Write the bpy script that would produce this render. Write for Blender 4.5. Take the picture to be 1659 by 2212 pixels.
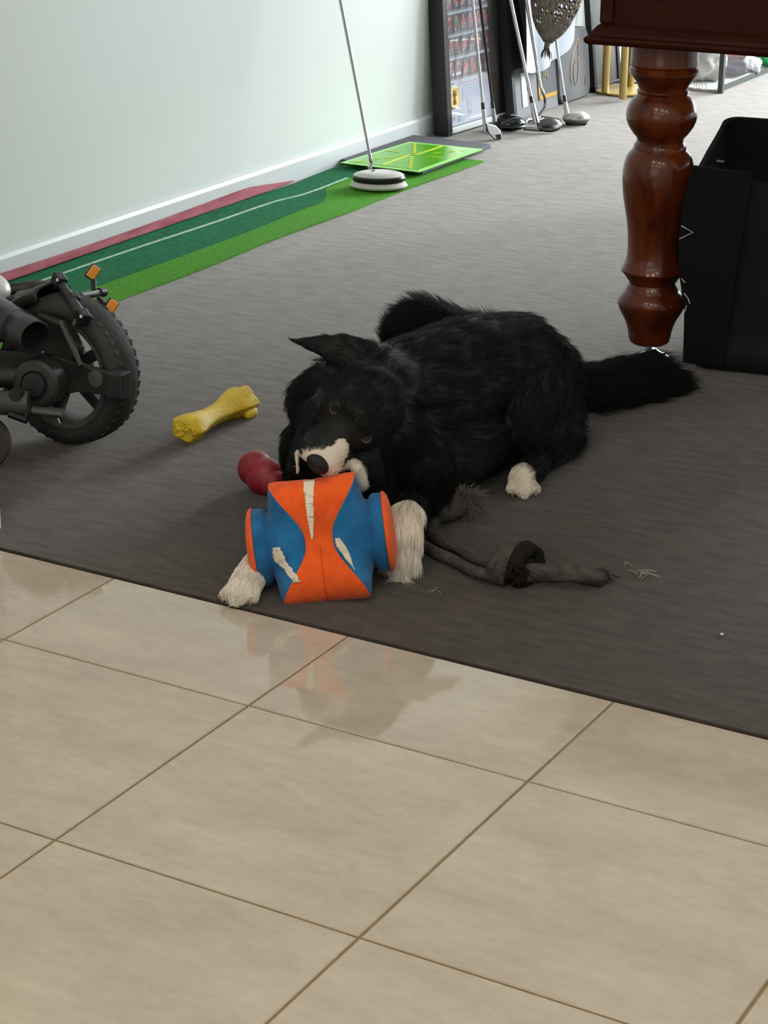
import bpy, bmesh, math, random
import numpy as np
from mathutils import Vector, Matrix, Euler, noise as mnoise

scene = bpy.context.scene
for o in list(bpy.data.objects):
    bpy.data.objects.remove(o, do_unlink=True)
COL = scene.collection
rng = np.random.default_rng(7)
random.seed(7)
V = Vector

def lin(h):
    h = h.lstrip('#')
    out = []
    for i in (0, 2, 4):
        c = int(h[i:i+2], 16) / 255
        out.append(c/12.92 if c <= .04045 else ((c+.055)/1.055)**2.4)
    return tuple(out)

# ---------------------------------------------------------------- camera
CAM = V((1.9992, -2.7832, 1.3775))
AX = V((0.8677, 0.4969, 0.0084)).normalized()      # picture right
UP = V((-0.1854, 0.308, 0.9331)).normalized()      # picture up
FW = V((-0.4611, 0.8113, -0.3594)).normalized()    # line of sight
cam = bpy.data.cameras.new('camera')
cam.sensor_fit = 'HORIZONTAL'
cam.sensor_width = 36.0
cam.lens = 36.0 * 4628.4 / 1659
cam.clip_start, cam.clip_end = .05, 60
co = bpy.data.objects.new('camera', cam)
COL.objects.link(co)
m3 = Matrix((AX, UP, -FW)).transposed()
co.matrix_world = Matrix.Translation(CAM) @ m3.to_4x4()
scene.camera = co

# ---------------------------------------------------------------- world, daylight, exposure
w = bpy.data.worlds.new('world')
scene.world = w
w.use_nodes = True
w.node_tree.nodes['Background'].inputs[0].default_value = (.85, .93, 1, 1)
w.node_tree.nodes['Background'].inputs[1].default_value = 1.0
scene.view_settings.view_transform = 'Standard'
scene.view_settings.look = 'None'
scene.view_settings.gamma = 1
scene.view_settings.use_curve_mapping = False
scene.view_settings.exposure = 0.0

ROOM = dict(x0=-1.366, x1=2.6, y0=-5.0, y1=6.3, z1=2.6)

def area(name, loc, target, sx, sy, power, color):
    l = bpy.data.lights.new(name, 'AREA')
    l.shape = 'RECTANGLE'
    l.size, l.size_y, l.energy, l.color = sx, sy, power, color
    o = bpy.data.objects.new(name, l)
    COL.objects.link(o)
    o.location = loc
    o.rotation_euler = (V(target) - V(loc)).to_track_quat('-Z', 'Y').to_euler()
    return o

# daylight through the glazed doors in the right-hand wall and in the far wall
area('daylight_right_doors', (2.52, 4.9, 1.25), (.4, 4.9, -.6), 2.2, 1.9, 45, (.92, .97, 1)).data.spread = math.radians(140)
area('daylight_far_doors', (.4, 6.22, 1.15), (.2, 4.2, -.5), 2.2, 2.1, 310, (.90, .97, 1)).data.spread = math.radians(150)
# ceiling downlights over the tiled area
LAMPS = [(.3, -.9), (1.3, -.9), (2.2, -.9), (.3, -2.6), (1.3, -2.6), (2.2, -2.6)]
for dx_, dy_ in LAMPS:
    l_ = area('downlight', (dx_, dy_, 2.575), (dx_, dy_, 0), .14, .14, 8.4, (1, .91, .80))
    l_.data.shape = 'DISK'
area('daylight_behind', (1.2, -4.9, 1.5), (1.2, 0, 1.0), 2.4, 1.8, 14, (1, .95, .88))

# ---------------------------------------------------------------- helpers
def link(o):
    COL.objects.link(o)
    return o

def tag(o, label=None, cat=None, group=None, kind=None):
    if label: o['label'] = label
    if cat: o['category'] = cat
    if group: o['group'] = group
    if kind: o['kind'] = kind
    return o

def thing(name, label, cat, loc=(0, 0, 0), group=None):
    o = bpy.data.objects.new(name, None)
    o.empty_display_size = .05
    link(o)
    o.location = loc
    return tag(o, label, cat, group)

def adopt(o, parent):
    if parent is not None:
        o.parent = parent
        if parent.type == 'EMPTY':
            o.matrix_parent_inverse = Matrix.Translation(parent.location).inverted()
    return o

def mesh(name, verts, faces, m, parent=None, smooth=False, label=None):
    me = bpy.data.meshes.new(name)
    me.from_pydata([tuple(v) for v in verts], [], [tuple(f) for f in faces])
    me.validate()
    me.update()
    if smooth:
        me.shade_smooth()
    if m is not None:
        me.materials.append(m)
    o = link(bpy.data.objects.new(name, me))
    adopt(o, parent)
    if label: o['label'] = label
    return o

class MB:
    """collects vertices and faces for one mesh"""
    def __init__(s):
        s.v, s.f = [], []
    def add(s, vs, fs):
        b = len(s.v)
        s.v += [V(v) for v in vs]
        s.f += [tuple(b + i for i in f) for f in fs]
        return s
    def box(s, c, size, R=None):
        c = V(c); hx, hy, hz = (d/2 for d in size)
        vs = [V((x, y, z)) for x in (-hx, hx) for y in (-hy, hy) for z in (-hz, hz)]
        if R is not None: vs = [R @ v for v in vs]
        return s.add([c + v for v in vs], [(0, 1, 3, 2), (4, 6, 7, 5), (0, 4, 5, 1), (2, 3, 7, 6), (0, 2, 6, 4), (1, 5, 7, 3)])
    def tube(s, pts, radii, n=12, cap=True, squash=1.0):
        pts = [V(p) for p in pts]
        if not hasattr(radii, '__len__'): radii = [radii] * len(pts)
        rings = []
        t0 = (pts[1] - pts[0]).normalized()
        ref = V((0, 0, 1)) if abs(t0.z) < .9 else V((1, 0, 0))
        u = t0.cross(ref).normalized()
        for i, p in enumerate(pts):
            a = pts[max(i-1, 0)]; b = pts[min(i+1, len(pts)-1)]
            t = (b - a).normalized()
            u = (u - t * u.dot(t)).normalized()
            w_ = t.cross(u)
            rings.append([p + (u*math.cos(k*2*math.pi/n) + w_*math.sin(k*2*math.pi/n)*squash)*radii[i] for k in range(n)])
        vs = [v for r in rings for v in r]
        fs = []
        for i in range(len(pts)-1):
            for k in range(n):
                fs.append((i*n+k, i*n+(k+1) % n, (i+1)*n+(k+1) % n, (i+1)*n+k))
        if cap:
            fs.append(tuple(reversed(range(n))))
            fs.append(tuple(range((len(pts)-1)*n, len(pts)*n)))
        return s.add(vs, fs)
    def lathe(s, prof, c, axis=(0, 0, 1), n=40, cap=True):
        """prof: list of (distance along the axis, radius)"""
        c = V(c); ax = V(axis).normalized()
        ref = V((0, 0, 1)) if abs(ax.z) < .9 else V((1, 0, 0))
        u = ax.cross(ref).normalized(); w_ = ax.cross(u)
        vs = []
        for h, r in prof:
            for k in range(n):
                a = 2*math.pi*k/n
                vs.append(c + ax*h + (u*math.cos(a) + w_*math.sin(a))*r)
        fs = []
        for i in range(len(prof)-1):
            for k in range(n):
                fs.append((i*n+k, i*n+(k+1) % n, (i+1)*n+(k+1) % n, (i+1)*n+k))
        if cap:
            fs.append(tuple(reversed(range(n))))
            fs.append(tuple(range((len(prof)-1)*n, len(prof)*n)))
        return s.add(vs, fs)
    def hull(s, balls, sub=2):
        bm = bmesh.new()
        for p, r in balls:
            bmesh.ops.create_icosphere(bm, subdivisions=sub, radius=r, matrix=Matrix.Translation(V(p)))
        res = bmesh.ops.convex_hull(bm, input=bm.verts[:])
        junk = [g for g in res['geom_interior'] if isinstance(g, bmesh.types.BMVert)]
        bmesh.ops.delete(bm, geom=junk, context='VERTS')
        bm.verts.index_update()
        s.add([v.co.copy() for v in bm.verts], [tuple(v.index for v in f.verts) for f in bm.faces])
        bm.free()
        return s
    def ell(s, c, rad, R=None, seg=20, rings=12):
        vs = [V((0, 0, rad[2]))]
        for i in range(1, rings):
            th = math.pi*i/rings
            for k in range(seg):
                a = 2*math.pi*k/seg
                vs.append(V((rad[0]*math.sin(th)*math.cos(a), rad[1]*math.sin(th)*math.sin(a), rad[2]*math.cos(th))))
        vs.append(V((0, 0, -rad[2])))
        fs = [(0, 1+k, 1+(k+1) % seg) for k in range(seg)]
        for i in range(rings-2):
            for k in range(seg):
                a = 1+i*seg+k; b = 1+i*seg+(k+1) % seg
                fs.append((a, a+seg, b+seg, b))
        L = len(vs)-1; b0 = 1+(rings-2)*seg
        fs += [(L, b0+(k+1) % seg, b0+k) for k in range(seg)]
        if R is not None: vs = [R @ v for v in vs]
        c = V(c)
        return s.add([c+v for v in vs], fs)
    def prism(s, poly, d):
        """planar polygon (list of points) pushed out by vector d"""
        n = len(poly); poly = [V(p) for p in poly]; d = V(d)
        vs = poly + [p + d for p in poly]
        fs = [tuple(reversed(range(n))), tuple(range(n, 2*n))] + [(i, (i+1) % n, n+(i+1) % n, n+i) for i in range(n)]
        return s.add(vs, fs)
    def build(s, name, m, parent=None, smooth=False, bevel=0, seg=2, label=None, subsurf=0, angle=35):
        o = mesh(name, s.v, s.f, m, parent, smooth, label)
        bm = bmesh.new(); bm.from_mesh(o.data)
        bmesh.ops.recalc_face_normals(bm, faces=bm.faces[:])
        bm.to_mesh(o.data); bm.free()
        if smooth and angle: o.data.set_sharp_from_angle(angle=math.radians(angle))
        if bevel:
            b = o.modifiers.new('bevel', 'BEVEL'); b.width = bevel; b.segments = seg; b.limit_method = 'ANGLE'
            b.angle_limit = math.radians(30)
        if subsurf:
            b = o.modifiers.new('subsurf', 'SUBSURF'); b.levels = b.render_levels = subsurf
        return o

def grid_faces(nu, nv, wrap=False):
    fs = []
    for i in range(nu-1):
        for j in range(nv if wrap else nv-1):
            j2 = (j+1) % nv
            fs.append((i*nv+j, i*nv+j2, (i+1)*nv+j2, (i+1)*nv+j))
    return fs

def cr(pts, n):
    """Catmull-Rom through points, n samples per span"""
    P = [V(p) for p in pts]
    P = [P[0]*2-P[1]] + P + [P[-1]*2-P[-2]]
    out = []
    for i in range(1, len(P)-2):
        for k in range(n):
            t = k/n
            a, b, c, d = P[i-1:i+3]
            out.append(.5*((2*b) + (c-a)*t + (2*a-5*b+4*c-d)*t*t + (3*b-a-3*c+d)*t**3))
    out.append(P[-2])
    return out

def interp(x, xs, ys):
    return float(np.interp(x, xs, ys))

# ---------------------------------------------------------------- materials
def mat(name, col, rough=.6, metal=0., spec=.5, bump=0., bscale=80., col2=None, cscale=20., cdetail=4., stretch=(1, 1, 1),
        sheen=0., coat=0., trans=0., alpha=1., bdetail=4., contrast=(.35, .65), rough2=None, aniso_obj=True, ior=1.5):
    m = bpy.data.materials.new(name)
    m.use_nodes = True
    nt = m.node_tree; N = nt.nodes; L = nt.links
    b = N['Principled BSDF']
    if isinstance(col, str): col = lin(col)
    b.inputs['Base Color'].default_value = (*col, 1)
    b.inputs['Roughness'].default_value = rough
    b.inputs['Metallic'].default_value = metal
    b.inputs['Specular IOR Level'].default_value = spec
    b.inputs['IOR'].default_value = ior
    if sheen:
        b.inputs['Sheen Weight'].default_value = sheen
        b.inputs['Sheen Roughness'].default_value = .5
    if coat:
        b.inputs['Coat Weight'].default_value = coat
        b.inputs['Coat Roughness'].default_value = .08
    if trans: b.inputs['Transmission Weight'].default_value = trans
    if alpha < 1: b.inputs['Alpha'].default_value = alpha
    if col2 is not None or bump:
        tc = N.new('ShaderNodeTexCoord'); mp = N.new('ShaderNodeMapping')
        mp.inputs['Scale'].default_value = stretch
        L.new(tc.outputs['Object'], mp.inputs['Vector'])
    if col2 is not None:
        if isinstance(col2, str): col2 = lin(col2)
        n = N.new('ShaderNodeTexNoise'); n.inputs['Scale'].default_value = cscale; n.inputs['Detail'].default_value = cdetail
        L.new(mp.outputs[0], n.inputs['Vector'])
        r = N.new('ShaderNodeValToRGB')
        r.color_ramp.elements[0].position, r.color_ramp.elements[1].position = contrast
        r.color_ramp.elements[0].color = (*col, 1); r.color_ramp.elements[1].color = (*col2, 1)
        L.new(n.outputs['Fac'], r.inputs['Fac']); L.new(r.outputs[0], b.inputs['Base Color'])
        if rough2 is not None:
            mr = N.new('ShaderNodeMapRange')
            mr.inputs['From Min'].default_value, mr.inputs['From Max'].default_value = contrast
            mr.inputs['To Min'].default_value = rough; mr.inputs['To Max'].default_value = rough2
            L.new(n.outputs['Fac'], mr.inputs['Value']); L.new(mr.outputs[0], b.inputs['Roughness'])
    if bump:
        n2 = N.new('ShaderNodeTexNoise'); n2.inputs['Scale'].default_value = bscale; n2.inputs['Detail'].default_value = bdetail
        L.new(mp.outputs[0], n2.inputs['Vector'])
        bp = N.new('ShaderNodeBump'); bp.inputs['Strength'].default_value = bump; bp.inputs['Distance'].default_value = .004
        L.new(n2.outputs['Fac'], bp.inputs['Height']); L.new(bp.outputs[0], b.inputs['Normal'])
    return m

def attr_mat(name, rough=.6, spec=.5, sheen=0., bump=0., bscale=200.):
    m = mat(name, (.5, .5, .5), rough, spec=spec, sheen=sheen, bump=bump, bscale=bscale)
    nt = m.node_tree
    a = nt.nodes.new('ShaderNodeAttribute'); a.attribute_name = 'col'
    nt.links.new(a.outputs['Color'], nt.nodes['Principled BSDF'].inputs['Base Color'])
    return m

M_wall = mat('wall_paint', '#d3d7d3', .75, spec=.25, bump=.03, bscale=300)
M_white = mat('white_gloss_paint', '#dde0dd', .4)
M_ceil = mat('ceiling_paint', '#e6e6e2', .9)
M_chrome = mat('chrome', (.42, .43, .44), .18, 1)
M_steel = mat('brushed_steel', (.42, .42, .42), .32, 1)
M_blackplast = mat('black_plastic', (.013, .013, .014), .42, col2=(.024, .023, .022), cscale=30)
M_black = mat('black_lacquer', (.010, .010, .011), .3)
M_rubber = mat('grey_rubber', (.085, .085, .095), .75, bump=.1, bscale=400)
M_white_plast = mat('white_plastic', (.62, .62, .60), .35)

def at(px, py, dep):
    """point of the place at a given distance along the line of sight (survey helper, 1659 x 2212 frame)"""
    return CAM + (FW + AX*((px-829.5)/4628.4) - UP*((py-1106)/4628.4)) * dep
def onz(px, py, z=0.):
    d = FW + AX*((px-829.5)/4628.4) - UP*((py-1106)/4628.4)
    return CAM + d*((z-CAM.z)/d.z)
def onx(px, py, x):
    d = FW + AX*((px-829.5)/4628.4) - UP*((py-1106)/4628.4)
    return CAM + d*((x-CAM.x)/d.x)
def ony(px, py, y):
    d = FW + AX*((px-829.5)/4628.4) - UP*((py-1106)/4628.4)
    return CAM + d*((y-CAM.y)/d.y)

# ================================================================ THE ROOM
x0, x1, y0, y1, z1 = (ROOM[k] for k in ('x0', 'x1', 'y0', 'y1', 'z1'))
S = dict(kind='structure')
tag(MB().box((x0-.05, (y0+y1)/2, z1/2), (.1, y1-y0+.2, z1)).build('wall_left', M_wall), 'plain pale painted wall along the left side', **S)
bb = MB()
bb.prism([(x0, y0, 0), (x0+.014, y0, 0), (x0+.014, y0, .058), (x0+.008, y0, .067), (x0, y0, .069)], (0, y1-y0, 0))
tag(bb.build('baseboard_left', mat('skirting_paint', '#cdd1d2', .4)), 'white skirting board at the foot of the left wall', **S)
def wall_with_opening(name, horiz, pos, a0, a1, o0, o1, oz0, oz1, thick, label):
    b = MB()
    def bx(u0, u1, zz0, zz1):
        if u1-u0 < 1e-4 or zz1-zz0 < 1e-4: return
        if horiz: b.box(((u0+u1)/2, pos, (zz0+zz1)/2), (u1-u0, thick, zz1-zz0))
        else: b.box((pos, (u0+u1)/2, (zz0+zz1)/2), (thick, u1-u0, zz1-zz0))
    bx(a0, o0, 0, z1); bx(o1, a1, 0, z1); bx(o0, o1, 0, oz0); bx(o0, o1, oz1, z1)
    tag(b.build(name, M_wall), label, **S)
    # frame bars round the opening
    f = MB(); t = .05
    def fb(u0, u1, zz0, zz1):
        if horiz: f.box(((u0+u1)/2, pos, (zz0+zz1)/2), (u1-u0, thick*.6, zz1-zz0))
        else: f.box((pos, (u0+u1)/2, (zz0+zz1)/2), (thick*.6, u1-u0, zz1-zz0))
    fb(o0, o1, oz0, oz0+t); fb(o0, o1, oz1-t, oz1); fb(o0, o0+t, oz0, oz1); fb(o1-t, o1, oz0, oz1); fb((o0+o1)/2-t/2, (o0+o1)/2+t/2, oz0, oz1)
    return f
fr = wall_with_opening('wall_back', True, y1+.05, x0-.1, x1+.1, -.5, 2.3, .0, 2.2, .1, 'far wall with wide glazed doors')
tag(fr.build('window_1', M_white), 'glazed doors in the far wall', **S)
fr = wall_with_opening('wall_right', False, x1+.05, y0, y1, 3.0, 6.1, .0, 2.2, .1, 'right-hand wall with glazed doors')
tag(fr.build('window_2', M_white), 'glazed doors in the right-hand wall', **S)
fr = wall_with_opening('wall_front', True, y0-.05, x0-.1, x1+.1, -.1, 2.5, .5, 2.4, .1, 'wall behind the photographer with a window')
tag(fr.build('window_3', M_white), 'window behind the photographer', **S)
M_lamp = mat('lamp_glow', (1, .9, .75))
M_lamp.node_tree.nodes['Principled BSDF'].inputs['Emission Color'].default_value = (1, .86, .66, 1)
M_lamp.node_tree.nodes['Principled BSDF'].inputs['Emission Strength'].default_value = 6
LAMP_AT = ['over the left end of the carpet edge', 'over the middle of the carpet edge', 'over the right end of the carpet edge', 'near the left rear of the tiles', 'over the middle of the tiles', 'above where the photographer stands']
for (dx_, dy_), where in zip(LAMPS, LAMP_AT):
    dl = thing('downlight', 'round white ceiling downlight ' + where, 'lamp', (dx_, dy_, 2.6), 'ceiling downlights')
    MB().lathe([(-.002, .075), (-.012, .09), (-.014, .10), (-.004, .105), (0, .105)], (dx_, dy_, 2.6), (0, 0, 1), 32, False).build('trim_ring', M_white, dl, smooth=True)
    MB().lathe([(-.004, .075), (-.002, .075)], (dx_, dy_, 2.6), (0, 0, 1), 32).build('lens', M_lamp, dl)
tag(MB().box(((x0+x1)/2, (y0+y1)/2, z1+.05), (x1-x0+.2, y1-y0+.2, .1)).build('ceiling', M_ceil), 'flat white ceiling', **S)
# white jamb at the left end of the tiled area, only its edge shows
tag(MB().box((-.393, -.19, 1.05), (.19, .20, 2.10)).build('trim_1', M_white, bevel=.003), 'white painted jamb standing at the carpet edge', **S)

# tiles on a bed of grout
M_grout = mat('tile_grout', '#7d6a47', .9, bump=.3, bscale=300, col2='#8d7a58', cscale=40)
EDGE = -.164
floor = tag(MB().box(((x0+x1)/2, (y0+EDGE)/2, -.0235), (x1-x0, EDGE-y0, .041)).build('floor', M_grout), 'polished cream floor tiles with brown grout lines', **S)

def tile_material():
    m = mat('polished_tile', (.4, .33, .24), .1, spec=.55)
    nt = m.node_tree; N = nt.nodes; L = nt.links; b = N['Principled BSDF']
    tc = N.new('ShaderNodeTexCoord'); oi = N.new('ShaderNodeObjectInfo'); mp = N.new('ShaderNodeMapping')
    mp.inputs['Scale'].default_value = (1, 2.2, 1); mp.inputs['Rotation'].default_value = (0, 0, .35)
    L.new(tc.outputs['Object'], mp.inputs['Vector'])
    ml = N.new('ShaderNodeMath'); ml.operation = 'MULTIPLY'; ml.inputs[1].default_value = 40
    L.new(oi.outputs['Random'], ml.inputs[0])
    def noise(scale, detail, rough=.55):
        n = N.new('ShaderNodeTexNoise'); n.noise_dimensions = '4D'
        n.inputs['Scale'].default_value = scale; n.inputs['Detail'].default_value = detail; n.inputs['Roughness'].default_value = rough
        L.new(mp.outputs[0], n.inputs['Vector']); L.new(ml.outputs[0], n.inputs['W'])
        return n
    n1, n2, n3 = noise(5, 6, .6), noise(28, 6, .65), noise(3.2, 3)
    r = N.new('ShaderNodeValToRGB'); cr_ = r.color_ramp
    cr_.elements[0].position, cr_.elements[1].position = .33, .70
    cr_.elements[0].color = (*lin('#a69886'), 1); cr_.elements[1].color = (*lin('#c1b5a4'), 1)
    mx = N.new('ShaderNodeMix'); mx.data_type = 'FLOAT'; mx.inputs[0].default_value = .35
    L.new(n1.outputs['Fac'], mx.inputs[2]); L.new(n2.outputs['Fac'], mx.inputs[3])
    L.new(mx.outputs[0], r.inputs['Fac']); L.new(r.outputs[0], b.inputs['Base Color'])
    mr = N.new('ShaderNodeMapRange'); mr.inputs['From Min'].default_value = .38; mr.inputs['From Max'].default_value = .66
    mr.inputs['To Min'].default_value = .02; mr.inputs['To Max'].default_value = .10
    L.new(n3.outputs['Fac'], mr.inputs['Value']); L.new(mr.outputs[0], b.inputs['Roughness'])
    n4 = noise(9, 2); bp = N.new('ShaderNodeBump'); bp.inputs['Strength'].default_value = .04; bp.inputs['Distance'].default_value = .003
    L.new(n4.outputs['Fac'], bp.inputs['Height']); L.new(bp.outputs[0], b.inputs['Normal'])
    return m
M_tile = tile_material()

def tile_mesh(lx, ly):
    b = MB(); g = .0021; c = .0016; h = .009
    ax, ay = lx/2-g, ly/2-g
    ring = lambda x, y, z: [(-x, -y, z), (x, -y, z), (x, y, z), (-x, y, z)]
    b.add(ring(ax, ay, -h) + ring(ax, ay, -c) + ring(ax-c, ay-c, 0),
          [(8, 9, 10, 11)] + [(i, (i+1) % 4, 4+(i+1) % 4, 4+i) for i in range(4)] + [(4+i, 4+(i+1) % 4, 8+(i+1) % 4, 8+i) for i in range(4)])
    me = bpy.data.meshes.new('tile')
    me.from_pydata([tuple(v) for v in b.v], [], b.f); me.update(); me.materials.append(M_tile)
    return me
T = .45
full = tile_mesh(T, T); cut = tile_mesh(T, T+EDGE-.002)
for j in range(0, 6):
    for i in range(-3, 8):
        o = link(bpy.data.objects.new('tile', cut if j == 0 else full))
        y = -(T*1 + (-EDGE) + .002)/2 if j == 0 else -(j+.5)*T
        o.location = ((i+.5)*T, y, .0)
        o.parent = floor
# plain slab under what the tiles do not reach
# carpet
def carpet_material():
    m = mat('dark_carpet', (.05, .045, .04), .95, spec=.15, sheen=.0)
    nt = m.node_tree; N = nt.nodes; L = nt.links; b = N['Principled BSDF']
    tc = N.new('ShaderNodeTexCoord')
    def noise(scale, detail, st=(1, 1, 1), rot=0):
        mp = N.new('ShaderNodeMapping'); mp.inputs['Scale'].default_value = st; mp.inputs['Rotation'].default_value = (0, 0, rot)
        L.new(tc.outputs['Object'], mp.inputs['Vector'])
        n = N.new('ShaderNodeTexNoise'); n.inputs['Scale'].default_value = scale; n.inputs['Detail'].default_value = detail
        L.new(mp.outputs[0], n.inputs['Vector']); return n
    n1 = noise(700, 2); n2 = noise(15, 7, (1, 3.6, 1), 0); n3 = noise(3, 3)
    def ramp(n, a, bb, c0, c1):
        r = N.new('ShaderNodeValToRGB'); r.color_ramp.elements[0].position = a; r.color_ramp.elements[1].position = bb
        r.color_ramp.elements[0].color = (*c0, 1); r.color_ramp.elements[1].color = (*c1, 1)
        L.new(n.outputs['Fac'], r.inputs['Fac']); return r
    r1 = ramp(n1, .3, .7, lin('#29231f'), lin('#453c36'))
    r2 = ramp(n2, .36, .66, (.80,)*3, (1.16,)*3)
    r3 = ramp(n3, .3, .7, (.9,)*3, (1.1,)*3)
    def mul(a, c):
        x = N.new('ShaderNodeMix'); x.data_type = 'RGBA'; x.blend_type = 'MULTIPLY'; x.inputs[0].default_value = 1
        L.new(a, x.inputs[6]); L.new(c, x.inputs[7]); return x.outputs[2]
    L.new(mul(mul(r1.outputs[0], r2.outputs[0]), r3.outputs[0]), b.inputs['Base Color'])
    b.inputs['Sheen Weight'].default_value = .9; b.inputs['Sheen Roughness'].default_value = .3; b.inputs['Sheen Tint'].default_value = (1, .93, .87, 1)
    sw_ = N.new('ShaderNodeMapRange'); sw_.inputs['From Min'].default_value = .36; sw_.inputs['From Max'].default_value = .66; sw_.inputs['To Min'].default_value = .80; sw_.inputs['To Max'].default_value = 1.0
    L.new(n2.outputs['Fac'], sw_.inputs['Value']); L.new(sw_.outputs[0], b.inputs['Sheen Weight'])
    bp = N.new('ShaderNodeBump'); bp.inputs['Strength'].default_value = .35; bp.inputs['Distance'].default_value = .0015
    L.new(n1.outputs['Fac'], bp.inputs['Height']); L.new(bp.outputs[0], b.inputs['Normal'])
    return m
M_carpet = carpet_material()
carpet = MB()
carpet.box(((x0+x1)/2, (EDGE+y1)/2, -.02), (x1-x0, y1-EDGE, .044))
tag(carpet.build('carpet', M_carpet, bevel=.003), 'dark grey-brown low-pile carpet running to the tiles', **S)

# ================================================================ PUTTING MAT
M_turf = mat('light_turf', '#3f7d17', .85, spec=.2, bump=.5, bscale=500, col2='#4f9420', cscale=120)
M_turf_d = mat('dark_turf', '#0a5a36', .85, spec=.2, bump=.5, bscale=500, col2='#0d6e44', cscale=60)
M_red = mat('faded_red_turf', '#8d4650', .85, spec=.2, bump=.4, bscale=400, col2='#a3616a', cscale=50, stretch=(1, .2, 1))
M_line = mat('white_line_turf', '#b9cdb4', .85, col2='#86ad8c', cscale=90)
pm = thing('putting_mat', 'long green putting mat with white line and red edge lying along the wall', 'putting mat', (-1.17, 1.6, 0))
def strip(name, xs, ys, zf, m, th=.004):
    """cloth-like strip: xs is a function of y giving (left, right)"""
    n = len(ys); vs = []; fs = []
    for y in ys:
        a, b_ = xs(y)
        for k in range(5):
            x = a + (b_-a)*k/4
            vs.append((x, y, zf(x, y)))
    for y in ys:
        a, b_ = xs(y)
        for k in range(5):
            x = a + (b_-a)*k/4
            vs.append((x, y, max(zf(x, y)-th, .002)))
    fs = grid_faces(n, 5)
    off = n*5
    fs += [tuple(off+i for i in reversed(f)) for f in grid_faces(n, 5)]
    for i in range(n-1):
        for k in (0, 4):
            a, b2 = i*5+k, (i+1)*5+k
            fs.append((a, b2, off+b2, off+a))
    for i in (0, n-1):
        for k in range(4):
            a, b2 = i*5+k, i*5+k+1
            fs.append((a, b2, off+b2, off+a))
    b = MB(); b.add(vs, fs)
    return b.build(name, m, pm, smooth=True)
def wav(x, y):
    return .0065 + .003*math.sin(y*9+1)*math.exp(-((y-2.42)/.35)**2) + .0012*math.sin(5*y+20*x)
Y = lambda a, b, n: [a+(b-a)*i/(n-1) for i in range(n)]
strip('turf_base', lambda y: (-1.335, -1.003 + .006*math.sin(2.1*y) + .004*math.sin(9*y)), Y(.72, 3.10, 90), wav, M_turf)
strip('dark_stripe', lambda y: (-1.338 + .004*math.sin(11*y), interp(y, [-.1, 1.3, 2.0, 2.35, 2.45, 2.52, 2.8], [-1.122, -1.120, -1.116, -1.128, -1.175, -1.222, -1.228])), Y(.72, 2.80, 80), lambda x, y: wav(x, y)+.0009, M_turf_d, .0008)
strip('white_line', lambda y: (interp(y, [-.1, 1.2, 2.30, 2.40, 2.8], [-1.278, -1.274, -1.251, -1.236, -1.236]), interp(y, [-.1, 1.2, 2.30, 2.40, 2.8], [-1.267, -1.263, -1.240, -1.225, -1.225])), Y(.72, 2.66, 60), lambda x, y: wav(x, y)+.0016, M_line, .0006)
# red edge curls up the skirting board
vs = []; ys = Y(.72, 2.53, 50)
for y in ys:
    k = 1 if y < 2.3 else max(0, 1-(y-2.3)/.23)
    top = (.030 + .006*math.sin(3*y))*(.25+.75*k)
    for (x, z) in ((-1.326-.008*(1-k), .011), (-1.335, .012), (-1.343, .5*top+.007), (-1.348, top), (-1.351, top-.004), (-1.350, .003)):
        vs.append((x, y, z))
MB().add(vs, grid_faces(len(ys), 6)).build('red_edge', M_red, pm, smooth=True)

# ================================================================ HITTING MAT
hm = thing('hitting_mat', 'bright green golf hitting mat with yellow lines on a grey rubber base', 'golf mat', (-1.21, 3.04, 0))
M_hm = mat('mat_green', '#4f9c08', .28, spec=.5, col2='#5ba60f', cscale=15)
M_hmb = mat('mat_border_green', '#93da6c', .4)
M_hml = mat('mat_yellow', '#cfd812', .4)
MB().prism([(-1.349, 2.818, .0095), (-1.059, 2.812, .0105), (-1.061, 3.268, .0105), (-1.347, 3.274, .0095)], (0, 0, .014)).build('rubber_base', M_rubber, hm, bevel=.002)
cs = [onz(q[0], q[1], .026) for q in ((736, 351), (905, 371), (1043, 322), (885, 306))]
cs[0].x = max(cs[0].x, -1.343); cs[3].x = max(cs[3].x, -1.343)
MB().prism([(p.x, p.y, .0235) for p in cs], (0, 0, .0025)).build('pale_border', M_hmb, hm)
ctr = sum(cs, V())/4
ins = [ctr + (p-ctr)*.90 for p in cs]
MB().prism([(p.x, p.y, .0245) for p in ins], (0, 0, .0025)).build('green_face', M_hm, hm)
lines = MB()
def hl(a, b, wd=.006):
    A, B = onz(*a, .0275), onz(*b, .0275)
    d = (B-A).normalized(); n = V((-d.y, d.x, 0))*wd/2
    lines.prism([A-n, B-n, B+n, A+n], (0, 0, .0006))
cq = lambda x, y: (600+x*520/1659, 250+y*230/734)
for a, b in (((720, 340), (905, 270)), ((955, 268), (1130, 210)), ((905, 270), (955, 268))):
    hl(cq(*a), cq(*b), .008)
for k in range(7):
    t = k/7; hl(cq(945-2*t, 190+72*t), cq(945-2*t-.5, 190+72*t+7), .009)
    hl(cq(923-8*t, 282+88*t), cq(923-8*t-.8, 282+88*t+8), .009)
for a, b in (((745, 240), (840, 252)), ((1030, 278), (1130, 292)), ((735, 292), (795, 286)), ((660, 302), (705, 296)), ((1070, 260), (1125, 254)), ((1170, 250), (1220, 245)), ((1265, 243), (1305, 236)), ((530, 318), (590, 308)), ((830, 278), (900, 272))):
    hl(cq(*a), cq(*b), .005)
lines.build('yellow_lines', M_hml, hm)

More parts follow.
